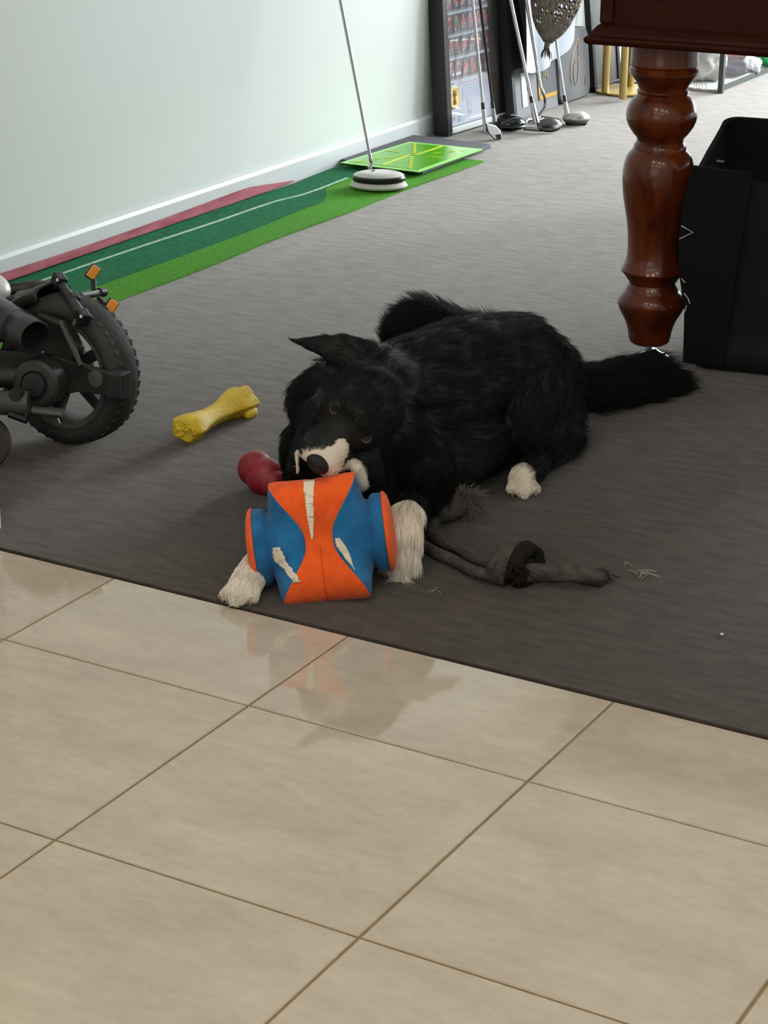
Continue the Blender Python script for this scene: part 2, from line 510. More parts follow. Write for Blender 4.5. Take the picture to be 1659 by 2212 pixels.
# ================================================================ POOL TABLE
M_wood = mat('mahogany_gloss', (.055, .0085, .0020), .22, spec=.35, coat=.12, col2=(.125, .026, .005), cscale=9, stretch=(3, 3, .6), cdetail=6)
M_woodd = mat('mahogany_dark', (.026, .0040, .0016), .45, spec=.12, col2=(.040, .0075, .0028), cscale=10, stretch=(.6, 3, 6), cdetail=6)
pt = thing('pool_table', 'dark mahogany pool table on turned legs at upper right', 'pool table', (1.0, 2.0, 0))
ra = math.radians(5.9)
tx, ty = V((math.cos(ra), math.sin(ra), 0)), V((-math.sin(ra), math.cos(ra), 0))
TO = V((.13, 1.322, 0))                                       # front left corner of the lower moulding
R3 = Matrix((tx, ty, V((0, 0, 1)))).transposed()
def tp(a, b, z): return TO + tx*a + ty*b + V((0, 0, z))
TW, TD = 1.25, 2.3
# lower moulding, swept round the rectangle
prof = [(.026, .690), (.006, .690), (.002, .694), (0, .700), (.003, .705), (.010, .708), (.012, .714), (.020, .724), (.026, .730)]
def rect_sweep(prof, closed=True):
    vs = []
    for d, z in prof:
        for (a, b) in ((d, d), (TW-d, d), (TW-d, TD-d), (d, TD-d)):
            vs.append(tp(a, b, z))
    fs = [(i*4+k, i*4+(k+1) % 4, (i+1)*4+(k+1) % 4, (i+1)*4+k) for i in range(len(prof)-1) for k in range(4)]
    fs.append((0, 1, 2, 3)); n = (len(prof)-1)*4; fs.append((n, n+1, n+2, n+3))
    return vs, fs
MB().add(*rect_sweep(prof)).build('lower_moulding', M_woodd, pt)
MB().add(*rect_sweep([(.030, .730), (.030, .90), (.02, .905), (.02, .93)])).build('frame_panel', M_woodd, pt)
for a in (.026, TW-.056):
    MB().box(tp(a+.015, .034, .815), (.03, .03, .17), R3).build('corner_post', M_woodd, pt, bevel=.006)
MB().add(*rect_sweep([(-.01, .93), (-.03, .945), (-.03, .975), (-.015, .985)])).build('top_rail', M_wood, pt, bevel=.006)
M_cloth = mat('green_baize', '#1e5a34', .95)
MB().box(tp(TW/2, TD/2, .978), (TW-.3, TD-.3, .016), R3).build('playing_cloth', M_cloth, pt)
ly = [122, 128, 134, 137, 139, 146, 153, 156, 158, 166, 176, 184, 188, 190, 192, 194, 198, 201, 203, 210, 220, 232, 243, 254, 266, 277, 284, 286, 288, 292, 297, 301, 303, 306, 310, 314, 317, 319, 326, 336, 350, 366, 384, 404, 424, 446, 466, 490, 510, 530, 545, 556, 565, 572, 576, 579, 584, 591, 598, 602, 605, 608, 612, 615, 621, 624, 632, 639, 644, 650, 661, 672, 684, 696, 710, 722, 730, 734]
lw = [73, 74, 74, 72, 71, 76, 75, 72, 70, 64, 57, 53.5, 53, 55, 56, 55, 54, 56, 58, 65, 71, 75.5, 77, 75.5, 71, 64, 59, 57, 55, 52, 50, 50, 52, 54, 56, 57, 57, 58.5, 65, 71, 75, 77, 77, 75.5, 72.5, 68, 63.5, 60, 58.5, 57.5, 58, 60, 63.5, 67, 69.5, 69, 65, 59, 54, 51, 50, 51, 54, 55.5, 57, 60, 67, 71, 72.5, 72.5, 69, 63, 56, 51, 47, 45.5, 43, 38]
def y2z(y):
    return interp(y, [103.5, 333.5, 555.6, 685.1, 775], [.675, .45, .225, .09, -.005])
prof = [(y2z(y), w_/interp(y, [103, 775], [1033, 980])) for y, w_ in zip(ly, lw)]
prof = [(.692, 73/1033)] + prof
prof.reverse()
LEG = V((.264, 1.442, 0))
def leg_at(p, name='leg'):
    o = MB().lathe(prof, p, n=56).build(name, M_wood, pt, smooth=True, angle=28)
    sc = MB().lathe([(.008, .0075), (.055, .0075)], p, n=14).build('levelling_screw', M_chrome, o, smooth=True)
    ft = MB().lathe([(.002, .036), (.006, .036), (.012, .026), (.018, .012), (.022, .009)], p + V((.004, .012, 0)), n=28).build('foot_disc', M_chrome, o, smooth=True)
leg_at(LEG)
for a, b in ((TW-.14, .12), (.14, TD-.12), (TW-.14, TD-.12)):
    p = tp(a, b, 0); leg_at(V((p.x, p.y, 0)))

# ================================================================ BLACK STORAGE BAG under the table
M_bag = mat('black_fabric', (.0045, .0045, .005), .8, spec=.25, sheen=.03, bump=.25, bscale=900, col2=(.0075, .0075, .0085), cscale=6)
M_bagflap = mat('black_fabric_flap', (.0035, .0035, .004), .85, spec=.2, bump=.2, bscale=900)
BO = V((.372, 1.408, 0)); rb = math.radians(10.5)
bx_, by_ = V((math.cos(rb), math.sin(rb), 0)), V((-math.sin(rb), math.cos(rb), 0))
bag = thing('storage_bag', 'open black fabric storage bag standing beside the pool table leg', 'bag', tuple(BO + bx_*.2 + by_*.15))
BW, BD, BH = .42, .31, .475
def rrect(z, grow, inset, seed):
    pts = []
    w_, d = BW+2*grow-2*inset, BD+2*grow-2*inset
    r = .035; n = 5
    for cx, cy, a0 in ((w_/2-r, d/2-r, 0), (-w_/2+r, d/2-r, 90), (-w_/2+r, -d/2+r, 180), (w_/2-r, -d/2+r, 270)):
        for k in range(n+1):
            a = math.radians(a0+90*k/n); pts.append((cx+r*math.cos(a), cy+r*math.sin(a)))
    # extra points on the straight sides, for sag
    out = []
    for i, p in enumerate(pts):
        q = pts[(i+1) % len(pts)]
        out.append(p)
        if math.dist(p, q) > .05:
            for k in range(1, 6): out.append((p[0]+(q[0]-p[0])*k/6, p[1]+(q[1]-p[1])*k/6))
    res = []
    for (a, b) in out:
        P = BO + bx_*(BW/2+a) + by_*(BD/2+b) + V((0, 0, z))
        nz = mnoise.noise(P*6 + V((seed, 0, 0)))*.008*min(1, z*6)
        nrm = (bx_*a + by_*b).normalized()
        P += nrm*nz
        res.append(P)
    return res
zs = [.004, .006, .03, .06, .065, .10, .16, .22, .28, .34, .40, .45, BH]
gr = [-.03, -.008, .004, .006, .001, .002, .003, .004, .006, .008, .010, .012, .012]
rings = [rrect(z, g, 0, 0) for z, g in zip(zs, gr)]
rings += [rrect(z, g, .010, 0) for z, g in zip(reversed(zs[3:]), reversed(gr[3:]))]
nb = len(rings[0])
top_i = len(zs)-1
# the front rim dips to the right, the back rim stands highest
for i in range(top_i-3, len(rings)):
    for k, P in enumerate(rings[i]):
        q = P - BO; a, b = q.dot(bx_), q.dot(by_)
        if P.z > .3:
            f_ = (P.z-.3)/(BH-.3)
            P.z += f_*(-.040 + .058*(b/BD) - .02*max(0, 1-b/BD*2.5)*math.sin(min(1, max(0, (a-.08)/.3))*math.pi))
b = MB(); b.add([p for r in rings for p in r], grid_faces(len(rings), nb, True))
b.f.append(tuple(range(nb-1, -1, -1))); b.f.append(tuple((len(rings)-1)*nb+k for k in range(nb)))
b.build('bag_body', M_bag, bag, smooth=True, angle=60)
# stiff flap hanging over the front left corner
fl = MB(); vs = []
c0, c1 = V((.366, 1.372, .452)), V((.490, 1.398, .446))
d0, d1 = V((.364, 1.394, .02)), V((.450, 1.410, .02))
nn = 12; mm = 6
for i in range(nn):
    t = i/(nn-1)
    for j in range(mm):
        s_ = j/(mm-1)
        P = (c0*(1-s_)+c1*s_)*(1-t) + (d0*(1-s_)+d1*s_)*t
        P += by_*(-.012*math.sin(math.pi*t) + .003*math.sin(7*s_+9*t)) + bx_*(-.018*math.sin(math.pi*min(1, t*1.4))*(1-s_))
        vs.append(P)
nf = len(vs); vs2 = [v + by_*.013 for v in vs]
fs = grid_faces(nn, mm)
allf = fs + [tuple(nf+i for i in reversed(f)) for f in fs]
for i in range(nn-1):
    for j in (0, mm-1): allf.append((i*mm+j, (i+1)*mm+j, nf+(i+1)*mm+j, nf+i*mm+j))
for j in range(mm-1):
    for i in (0, nn-1): allf.append((i*mm+j, i*mm+j+1, nf+i*mm+j+1, nf+i*mm+j))
fl.add(vs+vs2, allf).build('front_flap', M_bagflap, bag, smooth=True, angle=50)
M_thread = mat('pale_thread', (.45, .44, .42), .7)
zc = [ony(x, y, 1.36) for x, y in ((1472, 488), (1497, 502), (1468, 516))]
MB().tube(zc, .0014, 6).build('loose_thread', M_thread, bag)
for px in (((1471, 600), (1480, 611)), ((1477, 633), (1487, 646), (1490, 656)), ((1483, 660), (1479, 674))):
    MB().tube([ony(x, y, 1.37) for x, y in px], .0012, 6).build('loose_thread', M_thread, bag)
MB().box(ony(1556, 348, 1.372), (.016, .003, .004), R3).build('stitched_tag', mat('dull_tag', '#6d5f58', .8), bag)

# ================================================================ LEANING FRAMES AND BOARDS
def glass_mat(name, tint=(1, 1, 1), ior=1.35):
    m = bpy.data.materials.new(name); m.use_nodes = True
    nt = m.node_tree; N = nt.nodes; L = nt.links
    N.remove(N['Principled BSDF'])
    t = N.new('ShaderNodeBsdfTransparent'); t.inputs[0].default_value = (*tint, 1)
    g = N.new('ShaderNodeBsdfGlossy'); g.inputs['Roughness'].default_value = .02
    lw_ = N.new('ShaderNodeLayerWeight'); lw_.inputs[0].default_value = .5
    pw = N.new('ShaderNodeMath'); pw.operation = 'POWER'; pw.inputs[1].default_value = 5
    f = N.new('ShaderNodeMath'); f.operation = 'MULTIPLY_ADD'; f.inputs[1].default_value = .90; f.inputs[2].default_value = .035
    L.new(lw_.outputs['Facing'], pw.inputs[0]); L.new(pw.outputs[0], f.inputs[0])
    x = N.new('ShaderNodeMixShader')
    L.new(f.outputs[0], x.inputs[0]); L.new(t.outputs[0], x.inputs[1]); L.new(g.outputs[0], x.inputs[2])
    L.new(x.outputs[0], N['Material Output'].inputs[0])
    return m
M_glass = glass_mat('clear_glass')
M_mat = mat('mount_board', '#b4bac6', .8)
M_grey = mat('grey_board', '#77777a', .75)
M_greyd = mat('dark_grey_board', '#4a4a4c', .7)
M_gold = mat('gold_foil', '#b8913c', .35, .6)
M_goldmed = mat('gold_medal', '#d9bd78', .4, .3, bump=.5, bscale=120)
M_litlip = mat('painted_lit_lip', '#c9cbc6', .35)
M_navy = mat('navy_print', '#10121f', .6)
M_card = attr_mat('printed_card', .45)
M_dkreflect = mat('painted_reflection', '#4f4a47', .5)

class Plane:
    """leaning board: origin A, u along the wall, v up the board, n towards the room"""
    def __init__(s, A, u, v):
        s.A = V(A); s.u = V(u).normalized(); s.v = V(v); s.v = (s.v - s.u*s.v.dot(s.u)).normalized(); s.n = s.v.cross(s.u).normalized()
        if s.n.x < 0: s.n = -s.n
        s.R = Matrix((s.u, s.v, s.n)).transposed()
    def p(s, a, b, c=0.): return s.A + s.u*a + s.v*b + s.n*c
    def slab(s, mb, u0, u1, v0, v1, n0, n1):
        return mb.box(s.p((u0+u1)/2, (v0+v1)/2, (n0+n1)/2), (u1-u0, v1-v0, n1-n0), s.R)

P1 = Plane((-1.281, 3.392, .004), (.055, .998, 0), (-.075, 0, .997))
f1 = thing('framed_photo_display', 'black framed display of small red sports photo cards with gold medal', 'picture frame', (-1.30, 3.6, 0))
W1, H1, BW1 = .455, .86, .030
b = MB()
P1.slab(b, 0, BW1, 0, H1, -.055, 0); P1.slab(b, W1-BW1, W1, 0, H1, -.055, 0)
P1.slab(b, BW1, W1-BW1, H1-BW1, H1, -.055, 0); P1.slab(b, BW1, W1-BW1, 0, .006, -.055, -.004)
b.build('frame', M_black, f1, bevel=.002)
P1.slab(MB(), BW1, W1-BW1, .006, .022, -.050, -.001).build('lower_lip', M_litlip, f1, bevel=.0015)  # bottom bar coloured pale for the light it catches
P1.slab(MB(), BW1, W1-BW1, .024, H1-BW1, -.050, -.016).build('mount_board', M_mat, f1)
P1.slab(MB(), .312, W1-BW1, .024, H1-BW1, -.016, -.0145).build('painted_reflection', M_dkreflect, f1)  # dark reflection in the glass, painted as a flat strip over the mount
P1.slab(MB(), BW1, W1-BW1, .024, H1-BW1, -.007, -.0055).build('glass', M_glass, f1)
def card_mesh(seed):
    r = random.Random(seed); nx, ny = 8, 16
    vs = []; cols = []
    bg = [V(lin(h)) for h in ('#3c3a40', '#4c4a52', '#2d2b30', '#55535a')][seed % 4]
    red = V(lin(r.choice(['#a8444b', '#b4585e', '#94454a', '#b0666c']))); skin = V(lin('#b98d78')); pale = V(lin('#b9b4ba')); grn = V(lin('#6f8a5c'))
    lean = r.uniform(-.15, .15); odd = r.random() < .25
    for i in range(nx+1):
        for j in range(ny+1):
            x, y = i/nx-.5, j/ny
            vs.append(P1.u*(x*.041) + P1.v*(y*.064))
            xx = x - lean*(y-.4)
            c = bg*r.uniform(.75, 1.4)
            if .42 < y < .74 and abs(xx) < .26: c = (grn if odd else red)*r.uniform(.7, 1.25)
            if .72 < y < .88 and abs(xx+.03) < .13: c = skin*r.uniform(.8, 1.2)
            if .16 < y < .44 and .04 < abs(xx) < .25: c = (pale if r.random() < .6 else red)*r.uniform(.6, 1.1)
            if y < .12: c = pale*r.uniform(.25, .6)
            cols.append((*c, 1))
    me = bpy.data.meshes.new('photo_card')
    me.from_pydata([tuple(v) for v in vs], [], grid_faces(nx+1, ny+1))
    a = me.color_attributes.new('col', 'FLOAT_COLOR', 'POINT')
    a.data.foreach_set('color', np.array(cols, 'f').ravel())
    me.materials.append(M_card); return me
cards = [card_mesh(s) for s in range(9)]
for j in range(6):
    for i in range(6):
        o = bpy.data.objects.new('photo_card', cards[(i*5+j*7+i*j) % 9]); link(o)
        o.location = P1.p(.061+i*.0455, .173+j*.0732, -.0145)
        adopt(o, f1)
md = MB().lathe([(0, .036), (.004, .037), (.006, .034), (.0055, .029), (.0045, .028)], P1.p(.068, .118, -.016), P1.n, 40).build('medal', M_goldmed, f1, smooth=True)
MB().hull([(P1.p(.068, .138, -.011), .006), (P1.p(.068, .128, -.011), .009)], 1).add(*MB().hull([(P1.p(.068, .118, -.011), .003), (P1.p(.068, .100, -.011), .007)], 1).__dict__.values()).build('medal_relief', M_gold, md, smooth=True)
M_faint = mat('faint_print', '#9a98ad', .8)
M_faint2 = mat('faint_print_rose', '#b08f9c', .8)
for a0, a1, v0, v1, m in ((.12, .26, .155, .158, M_faint2), (.13, .27, .145, .148, M_faint), (.125, .275, .100, .140, mat('printed_panel', '#a9aec0', .8)), (.155, .185, .05, .100, mat('printed_panel_b', '#aab0c4', .8)), (.165, .175, .052, .06, M_faint2),
                     (.05, .058, .04, .055, M_faint2), (.066, .072, .042, .055, M_faint2), (.095, .104, .045, .052, mat('print_teal', '#7fa0a8', .8)), (.092, .106, .036, .042, mat('print_teal_b', '#6d97a2', .8)), (.05, .075, .160, .164, M_greyd)):
    P1.slab(MB(), a0, a1, v0, v1, -.0159, -.0152).build('print', m, f1)
MB().lathe([(0, .034), (.003, .033)], P1.p(.335, .13, -.0143), P1.n, 30).build('bronze_medal', mat('bronze_medal', '#4b3a2e', .5, .2), f1, smooth=True)
for a0, a1 in ((.062, .076), (.088, .12)):
    P1.slab(MB(), a0, a1, .187, .196, -.0143, -.0136).build('label_strip', M_white_plast, f1)

P2 = Plane((-1.222, 3.775, .004), (.03, 1, 0), (-.12, 0, .99))
f2 = thing('memorabilia_board', 'grey mounted board with black picture, white card and gold bordered plaque', 'display board', (-1.25, 3.95, 0))
P2.slab(MB(), 0, .31, 0, .72, -.012, 0).build('backing_board', M_grey, f2, bevel=.001)
b = MB(); P2.slab(b, -.02, 0, 0, .74, -.03, .004); P2.slab(b, -.02, .31, .72, .74, -.03, .004); b.build('frame', M_black, f2)
pts = [(.004, .168), (.066, .168), (.084, .20), (.090, .25), (.088, .30), (.078, .36), (.06, .42), (.05, .70), (.004, .70)]
MB().prism([P2.p(a, c, .0) for a, c in pts], P2.n*.002).build('black_picture', M_navy, f2)
P2.slab(MB(), .048, .082, .035, .150, 0, .003).build('white_card', M_white, f2)
P2.slab(MB(), .086, .108, .085, .160, 0, .002).build('black_strip', M_black, f2)
P2.slab(MB(), .176, .31, .052, .20, 0, .002).build('plaque', M_greyd, f2)
b = MB(); P2.slab(b, .166, .176, .042, .20, 0, .004); P2.slab(b, .166, .30, .042, .056, 0, .004); b.build('gold_border', M_gold, f2)
b = MB()
for (a, c), (d, e) in (((.206, .105), (.212, .145)), ((.212, .145), (.222, .115)), ((.222, .115), (.232, .145)), ((.232, .145), (.238, .105))):
    b.tube([P2.p(a, c, .003), P2.p(d, e, .003)], .0018, 6)
b.build('lettering', mat('pale_gold', '#b9b184', .5), f2)

P3 = Plane((-1.205, 4.085, .006), (.0, 1, 0), (-.10, 0, .99))
f3 = thing('rounded_case', 'dark grey rounded case with thin gold script letter leaning on wall', 'case', (-1.22, 4.2, 0))
w3, h3, r3 = .26, .25, .045
pts = []
for cx, cy, a0 in ((w3-r3, h3-r3, 0), (r3, h3-r3, 90), (r3, r3, 180), (w3-r3, r3, 270)):
    pts += [(cx+r3*math.cos(math.radians(a0+k*15)), cy+r3*math.sin(math.radians(a0+k*15))) for k in range(7)]
MB().prism([P3.p(a, c, -.045) for a, c in pts], P3.n*.045).build('case_shell', mat('case_grey', '#57585a', .65, bump=.1, bscale=300), f3, bevel=.006, smooth=True)
b = MB()
loop = [(.168, .215), (.166, .17), (.160, .12), (.150, .075), (.138, .055), (.124, .060), (.118, .095), (.130, .128), (.150, .142), (.175, .150), (.185, .158)]
b.tube(cr([P3.p(a, c, .001) for a, c in loop], 5), .0015, 6)
loop = [(.168, .215), (.140, .185), (.108, .150), (.094, .115), (.090, .085), (.098, .066), (.106, .064)]
b.tube(cr([P3.p(a, c, .001) for a, c in loop], 5), .0013, 6)
b.tube([P3.p(.214, .07, .001), P3.p(.210, .04, .001)], .0014, 6)
b.build('script_lettering', mat('script_gold', '#a9865c', .4, .3), f3, smooth=True)

P4 = Plane((-1.215, 4.405, .004), (.0, 1, 0), (-.12, 0, .99))
f4 = thing('patterned_picture', 'dark picture with grey swirls in black frame behind gold side table', 'picture frame', (-1.24, 4.7, 0))
P4.slab(MB(), .02, .215, .02, .68, -.02, -.006).build('picture', mat('dark_pattern', '#2b2a29', .5, col2='#5b534b', cscale=9, stretch=(1, 1, .4), contrast=(.45, .75)), f4)
b = MB(); P4.slab(b, 0, .022, 0, .70, -.024, 0); P4.slab(b, .213, .235, 0, .70, -.024, 0); P4.slab(b, 0, .235, .68, .70, -.024, 0); P4.slab(b, 0, .235, 0, .02, -.024, 0)
b.build('frame', M_black, f4, bevel=.002)
b = MB(); q = lambda x, y: onx(1240+x*419/1659, y*260/1029, -1.245)
for pl in (((330, 420), (365, 440), (385, 500), (380, 560), (350, 610), (335, 590)), ((350, 430), (345, 500), (350, 560))):
    b.tube(cr([q(*p) for p in pl], 4), .0035, 6)
b.build('swirl', mat('swirl_grey', '#6f6f6f', .6), f4)

# ---------------------------------------------------------------- white cloth and crocheted net pouch
M_whitecloth = mat('white_cloth', '#aeb4bd', .9, spec=.2, bump=.2, bscale=400)
edge = [(1143, 160), (1150, 163), (1162, 163), (1172, 165), (1180, 159), (1192, 150), (1200, 146), (1207, 139), (1222, 127), (1240, 111), (1252, 101), (1262, 95)]
def cloth_x(z, s): return -1.176 - .14*z + .014*math.sin(s*17+2*z) + .007*math.sin(s*37+1)
vs = []; nv = 14
for i, (px, py) in enumerate(edge):
    s_ = i/(len(edge)-1)
    B = onx(px, py, -1.175)
    for j in range(nv):
        t = j/(nv-1); z = B.z*(1-t) + .80*t
        y = B.y + (3.84 + .52*s_ - B.y)*t
        vs.append((cloth_x(z, s_+.1*t), y, z))
cl = mesh('white_cloth', vs, grid_faces(len(edge), nv), M_whitecloth, None, True)
sd = cl.modifiers.new('solid', 'SOLIDIFY'); sd.thickness = .004; sd.offset = -1
ss = cl.modifiers.new('subsurf', 'SUBSURF'); ss.levels = ss.render_levels = 1
tag(cl, 'white cloth hanging over the leaning boards behind the golf clubs', 'cloth')

M_net = mat('crochet_yarn', '#7d7468', .95, spec=.1, bump=.8, bscale=260, col2='#655c50', cscale=60)
net = thing('net_pouch', 'grey-brown crocheted net pouch with tassel hanging over white cloth', 'net pouch', tuple(onx(1182, 95, -1.09)))
A0, A1 = onx(1183, 92, -1.095), onx(1212, -62, -1.105)
axn = (A1-A0); Ln = axn.length; axn.normalize()
side = V((AX.x, AX.y, 0)).normalized(); side = (side - axn*side.dot(axn)).normalized(); dep = axn.cross(side)
nu, nvv = 15, 26
def npt(t, a):
    r = interp(t, [0, .06, .15, .3, .5, .75, 1, 1.15, 1.35, 1.6], [.010, .022, .042, .062, .077, .087, .086, .075, .05, .018])
    return A0 + axn*(Ln*t) + side*(r*math.cos(a)) + dep*(r*.45*math.sin(a))
b = MB()
rr = random.Random(3)
for i in range(nu):
    for j in range(nvv):
        t0, t1 = 1.6*i/nu, 1.6*(i+1)/nu
        a0, a1 = 2*math.pi*(j+.5*(i % 2))/nvv, 2*math.pi*(j+1+.5*(i % 2))/nvv
        outer = [npt(t0, a0), npt(t0, (a0+a1)/2), npt(t0, a1), npt((t0+t1)/2, a1), npt(t1, a1), npt(t1, (a0+a1)/2), npt(t1, a0), npt((t0+t1)/2, a0)]
        back = math.sin((a0+a1)/2) > 0
        hole = .86 if back and i >= 1 else rr.choice((.4, .55, .68, .78, .84)) if (2 <= i and rr.random() < .74) else rr.uniform(.03, .12)
        c = sum(outer, V())/8
        cx, cy = rr.uniform(-.12, .12), rr.uniform(-.12, .12)
        ctr_ = c + (outer[3]-c)*cx + (outer[5]-c)*cy
        inner = []
        for k, p in enumerate(outer):
            f_ = hole*(.72 if k % 2 == 0 else 1.0)
            inner.append(ctr_ + (p-c)*f_)
        b.add(outer+inner, [(k, (k+1) % 8, 8+(k+1) % 8, 8+k) for k in range(8)])
npo = b.build('net_body', M_net, net, smooth=True, angle=None)
bmx = bmesh.new(); bmx.from_mesh(npo.data); bmesh.ops.remove_doubles(bmx, verts=bmx.verts[:], dist=.0004); bmx.to_mesh(npo.data); bmx.free()
sd = npo.modifiers.new('solid', 'SOLIDIFY'); sd.thickness = .004
b = MB()
b.lathe([(-.004, .008), (.004, .0105), (.012, .0095), (.02, .010)], A0, (-axn), 10)
for k in range(16):
    a = k*2.4; p0 = A0 - axn*.018 + side*(.006*math.cos(a)) + dep*(.006*math.sin(a))
    fl_ = rr.uniform(.5, 1.6)*(1 if k < 12 else 2.2); L_ = rr.uniform(.026, .040)
    p1 = p0 + V((0, 0, -L_*.5)) + side*(.005*fl_*math.cos(a)); p2 = p0 + V((0, 0, -L_)) + side*(.007*fl_*math.cos(a)) + dep*.004*math.sin(a)
    b.tube([p0, p1, p2], [.0018, .0016, .001], 5)
b.build('tassel', mat('tassel_yarn', '#5f544c', .95), net)
MB().tube(cr([npt(1.58, 0), A0+axn*Ln*1.9, V((-1.325, 3.985, .985))], 5), .003, 6).build('cord', M_net, net)

# ---------------------------------------------------------------- golf clubs
M_dkshaft = mat('dark_shaft', (.012, .012, .013), .25, .3)
M_grip = mat('rubber_grip', (.015, .015, .016), .8)
M_head_dk = mat('dark_polished_head', (.020, .022, .026), .16, .7, coat=.5)
M_head_silver = mat('silver_head', (.52, .52, .49), .36, .85)
M_iron = mat('iron_head', (.30, .30, .29), .33, 1)
M_ferrule = mat('ferrule', (.012, .012, .012), .4)
def club(name, label, S0, d, L, m, ferrule=None, grip=True, r=.0046):
    S0 = V(S0); d = V(d).normalized()
    c = thing(name, label, 'golf club', (S0.x, S0.y, 0), 'golf clubs leaning along the wall')
    MB().tube([S0, S0+d*L*.5, S0+d*L], [r*.95, r*1.1, r*1.35], 12).build('shaft', m, c, smooth=True)
    if grip: MB().tube([S0+d*(L-.26), S0+d*L], [.009, .0125], 12).build('grip', M_grip, c, smooth=True)
    if ferrule: MB().tube([S0+d*ferrule, S0+d*(ferrule+.022)], [.0068, .0062], 12).build('ferrule', M_ferrule, c, smooth=True)
    return c, S0, d
# wedge in front of the photo display
c, S0, d = club('golf_iron', 'chrome golf iron with its blade on the carpet before the photo display', (-1.160, 3.413, .064), (-.212, .139, .967), .85, M_chrome, .038)
MB().tube([S0-d*.034, S0+d*.04], [.0075, .0062], 14).build('hosel', M_chrome, c, smooth=True)
q = lambda x, y, X: onx(900+x*400/1659, y*320/1327, X)
pl = [q(612, 1098, -1.150), q(700, 1120, -1.140), q(745, 1165, -1.13), q(757, 1225, -1.125), q(750, 1255, -1.125), q(700, 1258, -1.135), q(660, 1220, -1.14), q(625, 1160, -1.15)]
for p in pl: p.z = max(p.z, .002)
MB().prism(pl, (.012, -.016, .002)).build('blade', M_iron, c, bevel=.003, smooth=True)
MB().prism([q(690, 1200, -1.128)+V((.013, -.017, .002)), q(742, 1195, -1.118)+V((.013, -.017, .002)), q(745, 1235, -1.118)+V((.013, -.017, .002)), q(705, 1240, -1.125)+V((.013, -.017, .002))], (.002, -.003, 0)).build('badge', M_black, c)
# dark driver
c, S0, d = club('golf_driver', 'dark shafted golf driver with glossy black head by the photo display', (-1.190, 3.534, .075), (-.151, -.028, .988), 1.0, M_dkshaft, .01)
MB().tube([S0-d*.034, S0+d*.012], [.0085, .0062], 14).build('hosel', M_chrome, c, smooth=True)
hd = MB(); Rz = Matrix.Rotation(math.radians(28), 3, 'Z')
hd.ell((-1.165, 3.600, .0285), (.058, .050, .027), Rz, 28, 16)
hd.build('head', M_head_dk, c, smooth=True)
MB().ell((-1.165, 3.600, .021), (.060, .052, .014), Rz, 28, 10).build('sole', M_ferrule, c, smooth=True)
# big polished iron
c, S0, d = club('golf_iron', 'thick chrome golf iron with black ferrule and broad oval head', (-1.060, 3.586, .052), (-.330, .135, .934), .85, M_chrome, .055, r=.006)
MB().tube([S0-d*.012, S0+d*.055], [.011, .0085], 16).build('hosel', M_chrome, c, smooth=True)
Rh = Matrix.Rotation(math.radians(52), 3, 'Z') @ Matrix.Rotation(math.radians(-38), 3, 'X')
MB().ell((-1.035, 3.640, .028), (.046, .013, .026), Rh, 28, 16).build('head', mat('dark_steel_head', (.12, .12, .115), .25, 1), c, smooth=True)
# mallet putter with bent neck
c, S0, d = club('golf_putter', 'steel golf putter with bent neck and pronged mallet head', (-1.100, 3.700, .135), (-.302, .176, .937), .78, M_chrome, None, r=.0055)
MB().tube(cr([S0+d*.01, S0-d*.02+V((.004, .008, 0)), S0+V((.012, .012, -.06)), V((-1.098, 3.680, .042))], 5), .0046, 10).build('neck', M_chrome, c, smooth=True)
b = MB()
mh = lambda x, y, z=.012: q(x, y, -1.06) * 1
for a, e, r_ in (((985, 1075), (1110, 1050), .007), ((1110, 1050), (1285, 1075), .006), ((985, 1075), (960, 1130), .006), ((960, 1150), (1130, 1165), .006), ((1285, 1075), (1280, 1120), .006), ((1090, 1080), (1160, 1050), .004)):
    A_, B_ = onz(900+a[0]*400/1659, a[1]*320/1327, .014), onz(900+e[0]*400/1659, e[1]*320/1327, .014)
    b.tube([A_, B_], r_, 8)
b.build('mallet_head', M_iron, c, smooth=True)
# silver fairway wood
c, S0, d = club('golf_wood', 'silver pear-headed golf wood standing nearest the pool table leg', (-1.050, 3.795, .067), (-.288, .173, .942), 1.0, M_chrome, .012)
MB().tube([S0-d*.036, S0+d*.014], [.009, .0064], 14).build('hosel', M_head_silver, c, smooth=True)
hd = MB()
Rw = Matrix.Rotation(math.radians(25), 3, 'Z')
hd.ell((-1.018, 3.812, .0265), (.047, .036, .0245), Rw, 32, 20)
hd.build('head', M_head_silver, c, smooth=True, angle=None)
MB().hull([((-1.040, 3.795, .010), .009), ((-.992, 3.824, .010), .009), ((-1.02, 3.842, .010), .009)], 2).build('sole', M_ferrule, c, smooth=True)
# driver-sized mallet on the putting mat
c, S0, d = club('golf_putter', 'golf putter with large white and black head standing on the putting mat', (-1.100, 2.570, .100), (-.237, .019, .971), 1.05, M_steel, None)
MB().tube(cr([S0+d*.01, S0-d*.01, onx(803, 352, -1.097), onx(798, 364, -1.095)], 5), [.0052]*10+[.0062]*6, 12).build('neck', M_chrome, c, smooth=True)
HC = V((-1.088, 2.600, 0))
ea, eb = side_dir = (V((AX.x, AX.y, 0)).normalized(), V((-AX.y, AX.x, 0)).normalized())
Rm_ = Matrix((ea, eb, V((0, 0, 1)))).transposed()
def oval(prof, n=44, lob=.06):
    vs = []
    for z, rx, ry in prof:
        for k in range(n):
            a = 2*math.pi*k/n
            vs.append(HC + Rm_ @ V((rx*math.cos(a)*(1+lob*math.cos(2*a)), ry*math.sin(a), 0)) + V((0, 0, z)))
    fs = grid_faces(len(prof), n, True)
    fs.append(tuple(reversed(range(n)))); fs.append(tuple(range((len(prof)-1)*n, len(prof)*n)))
    return vs, fs
M_headw = mat('white_head', '#cfcbc4', .3, coat=.4)
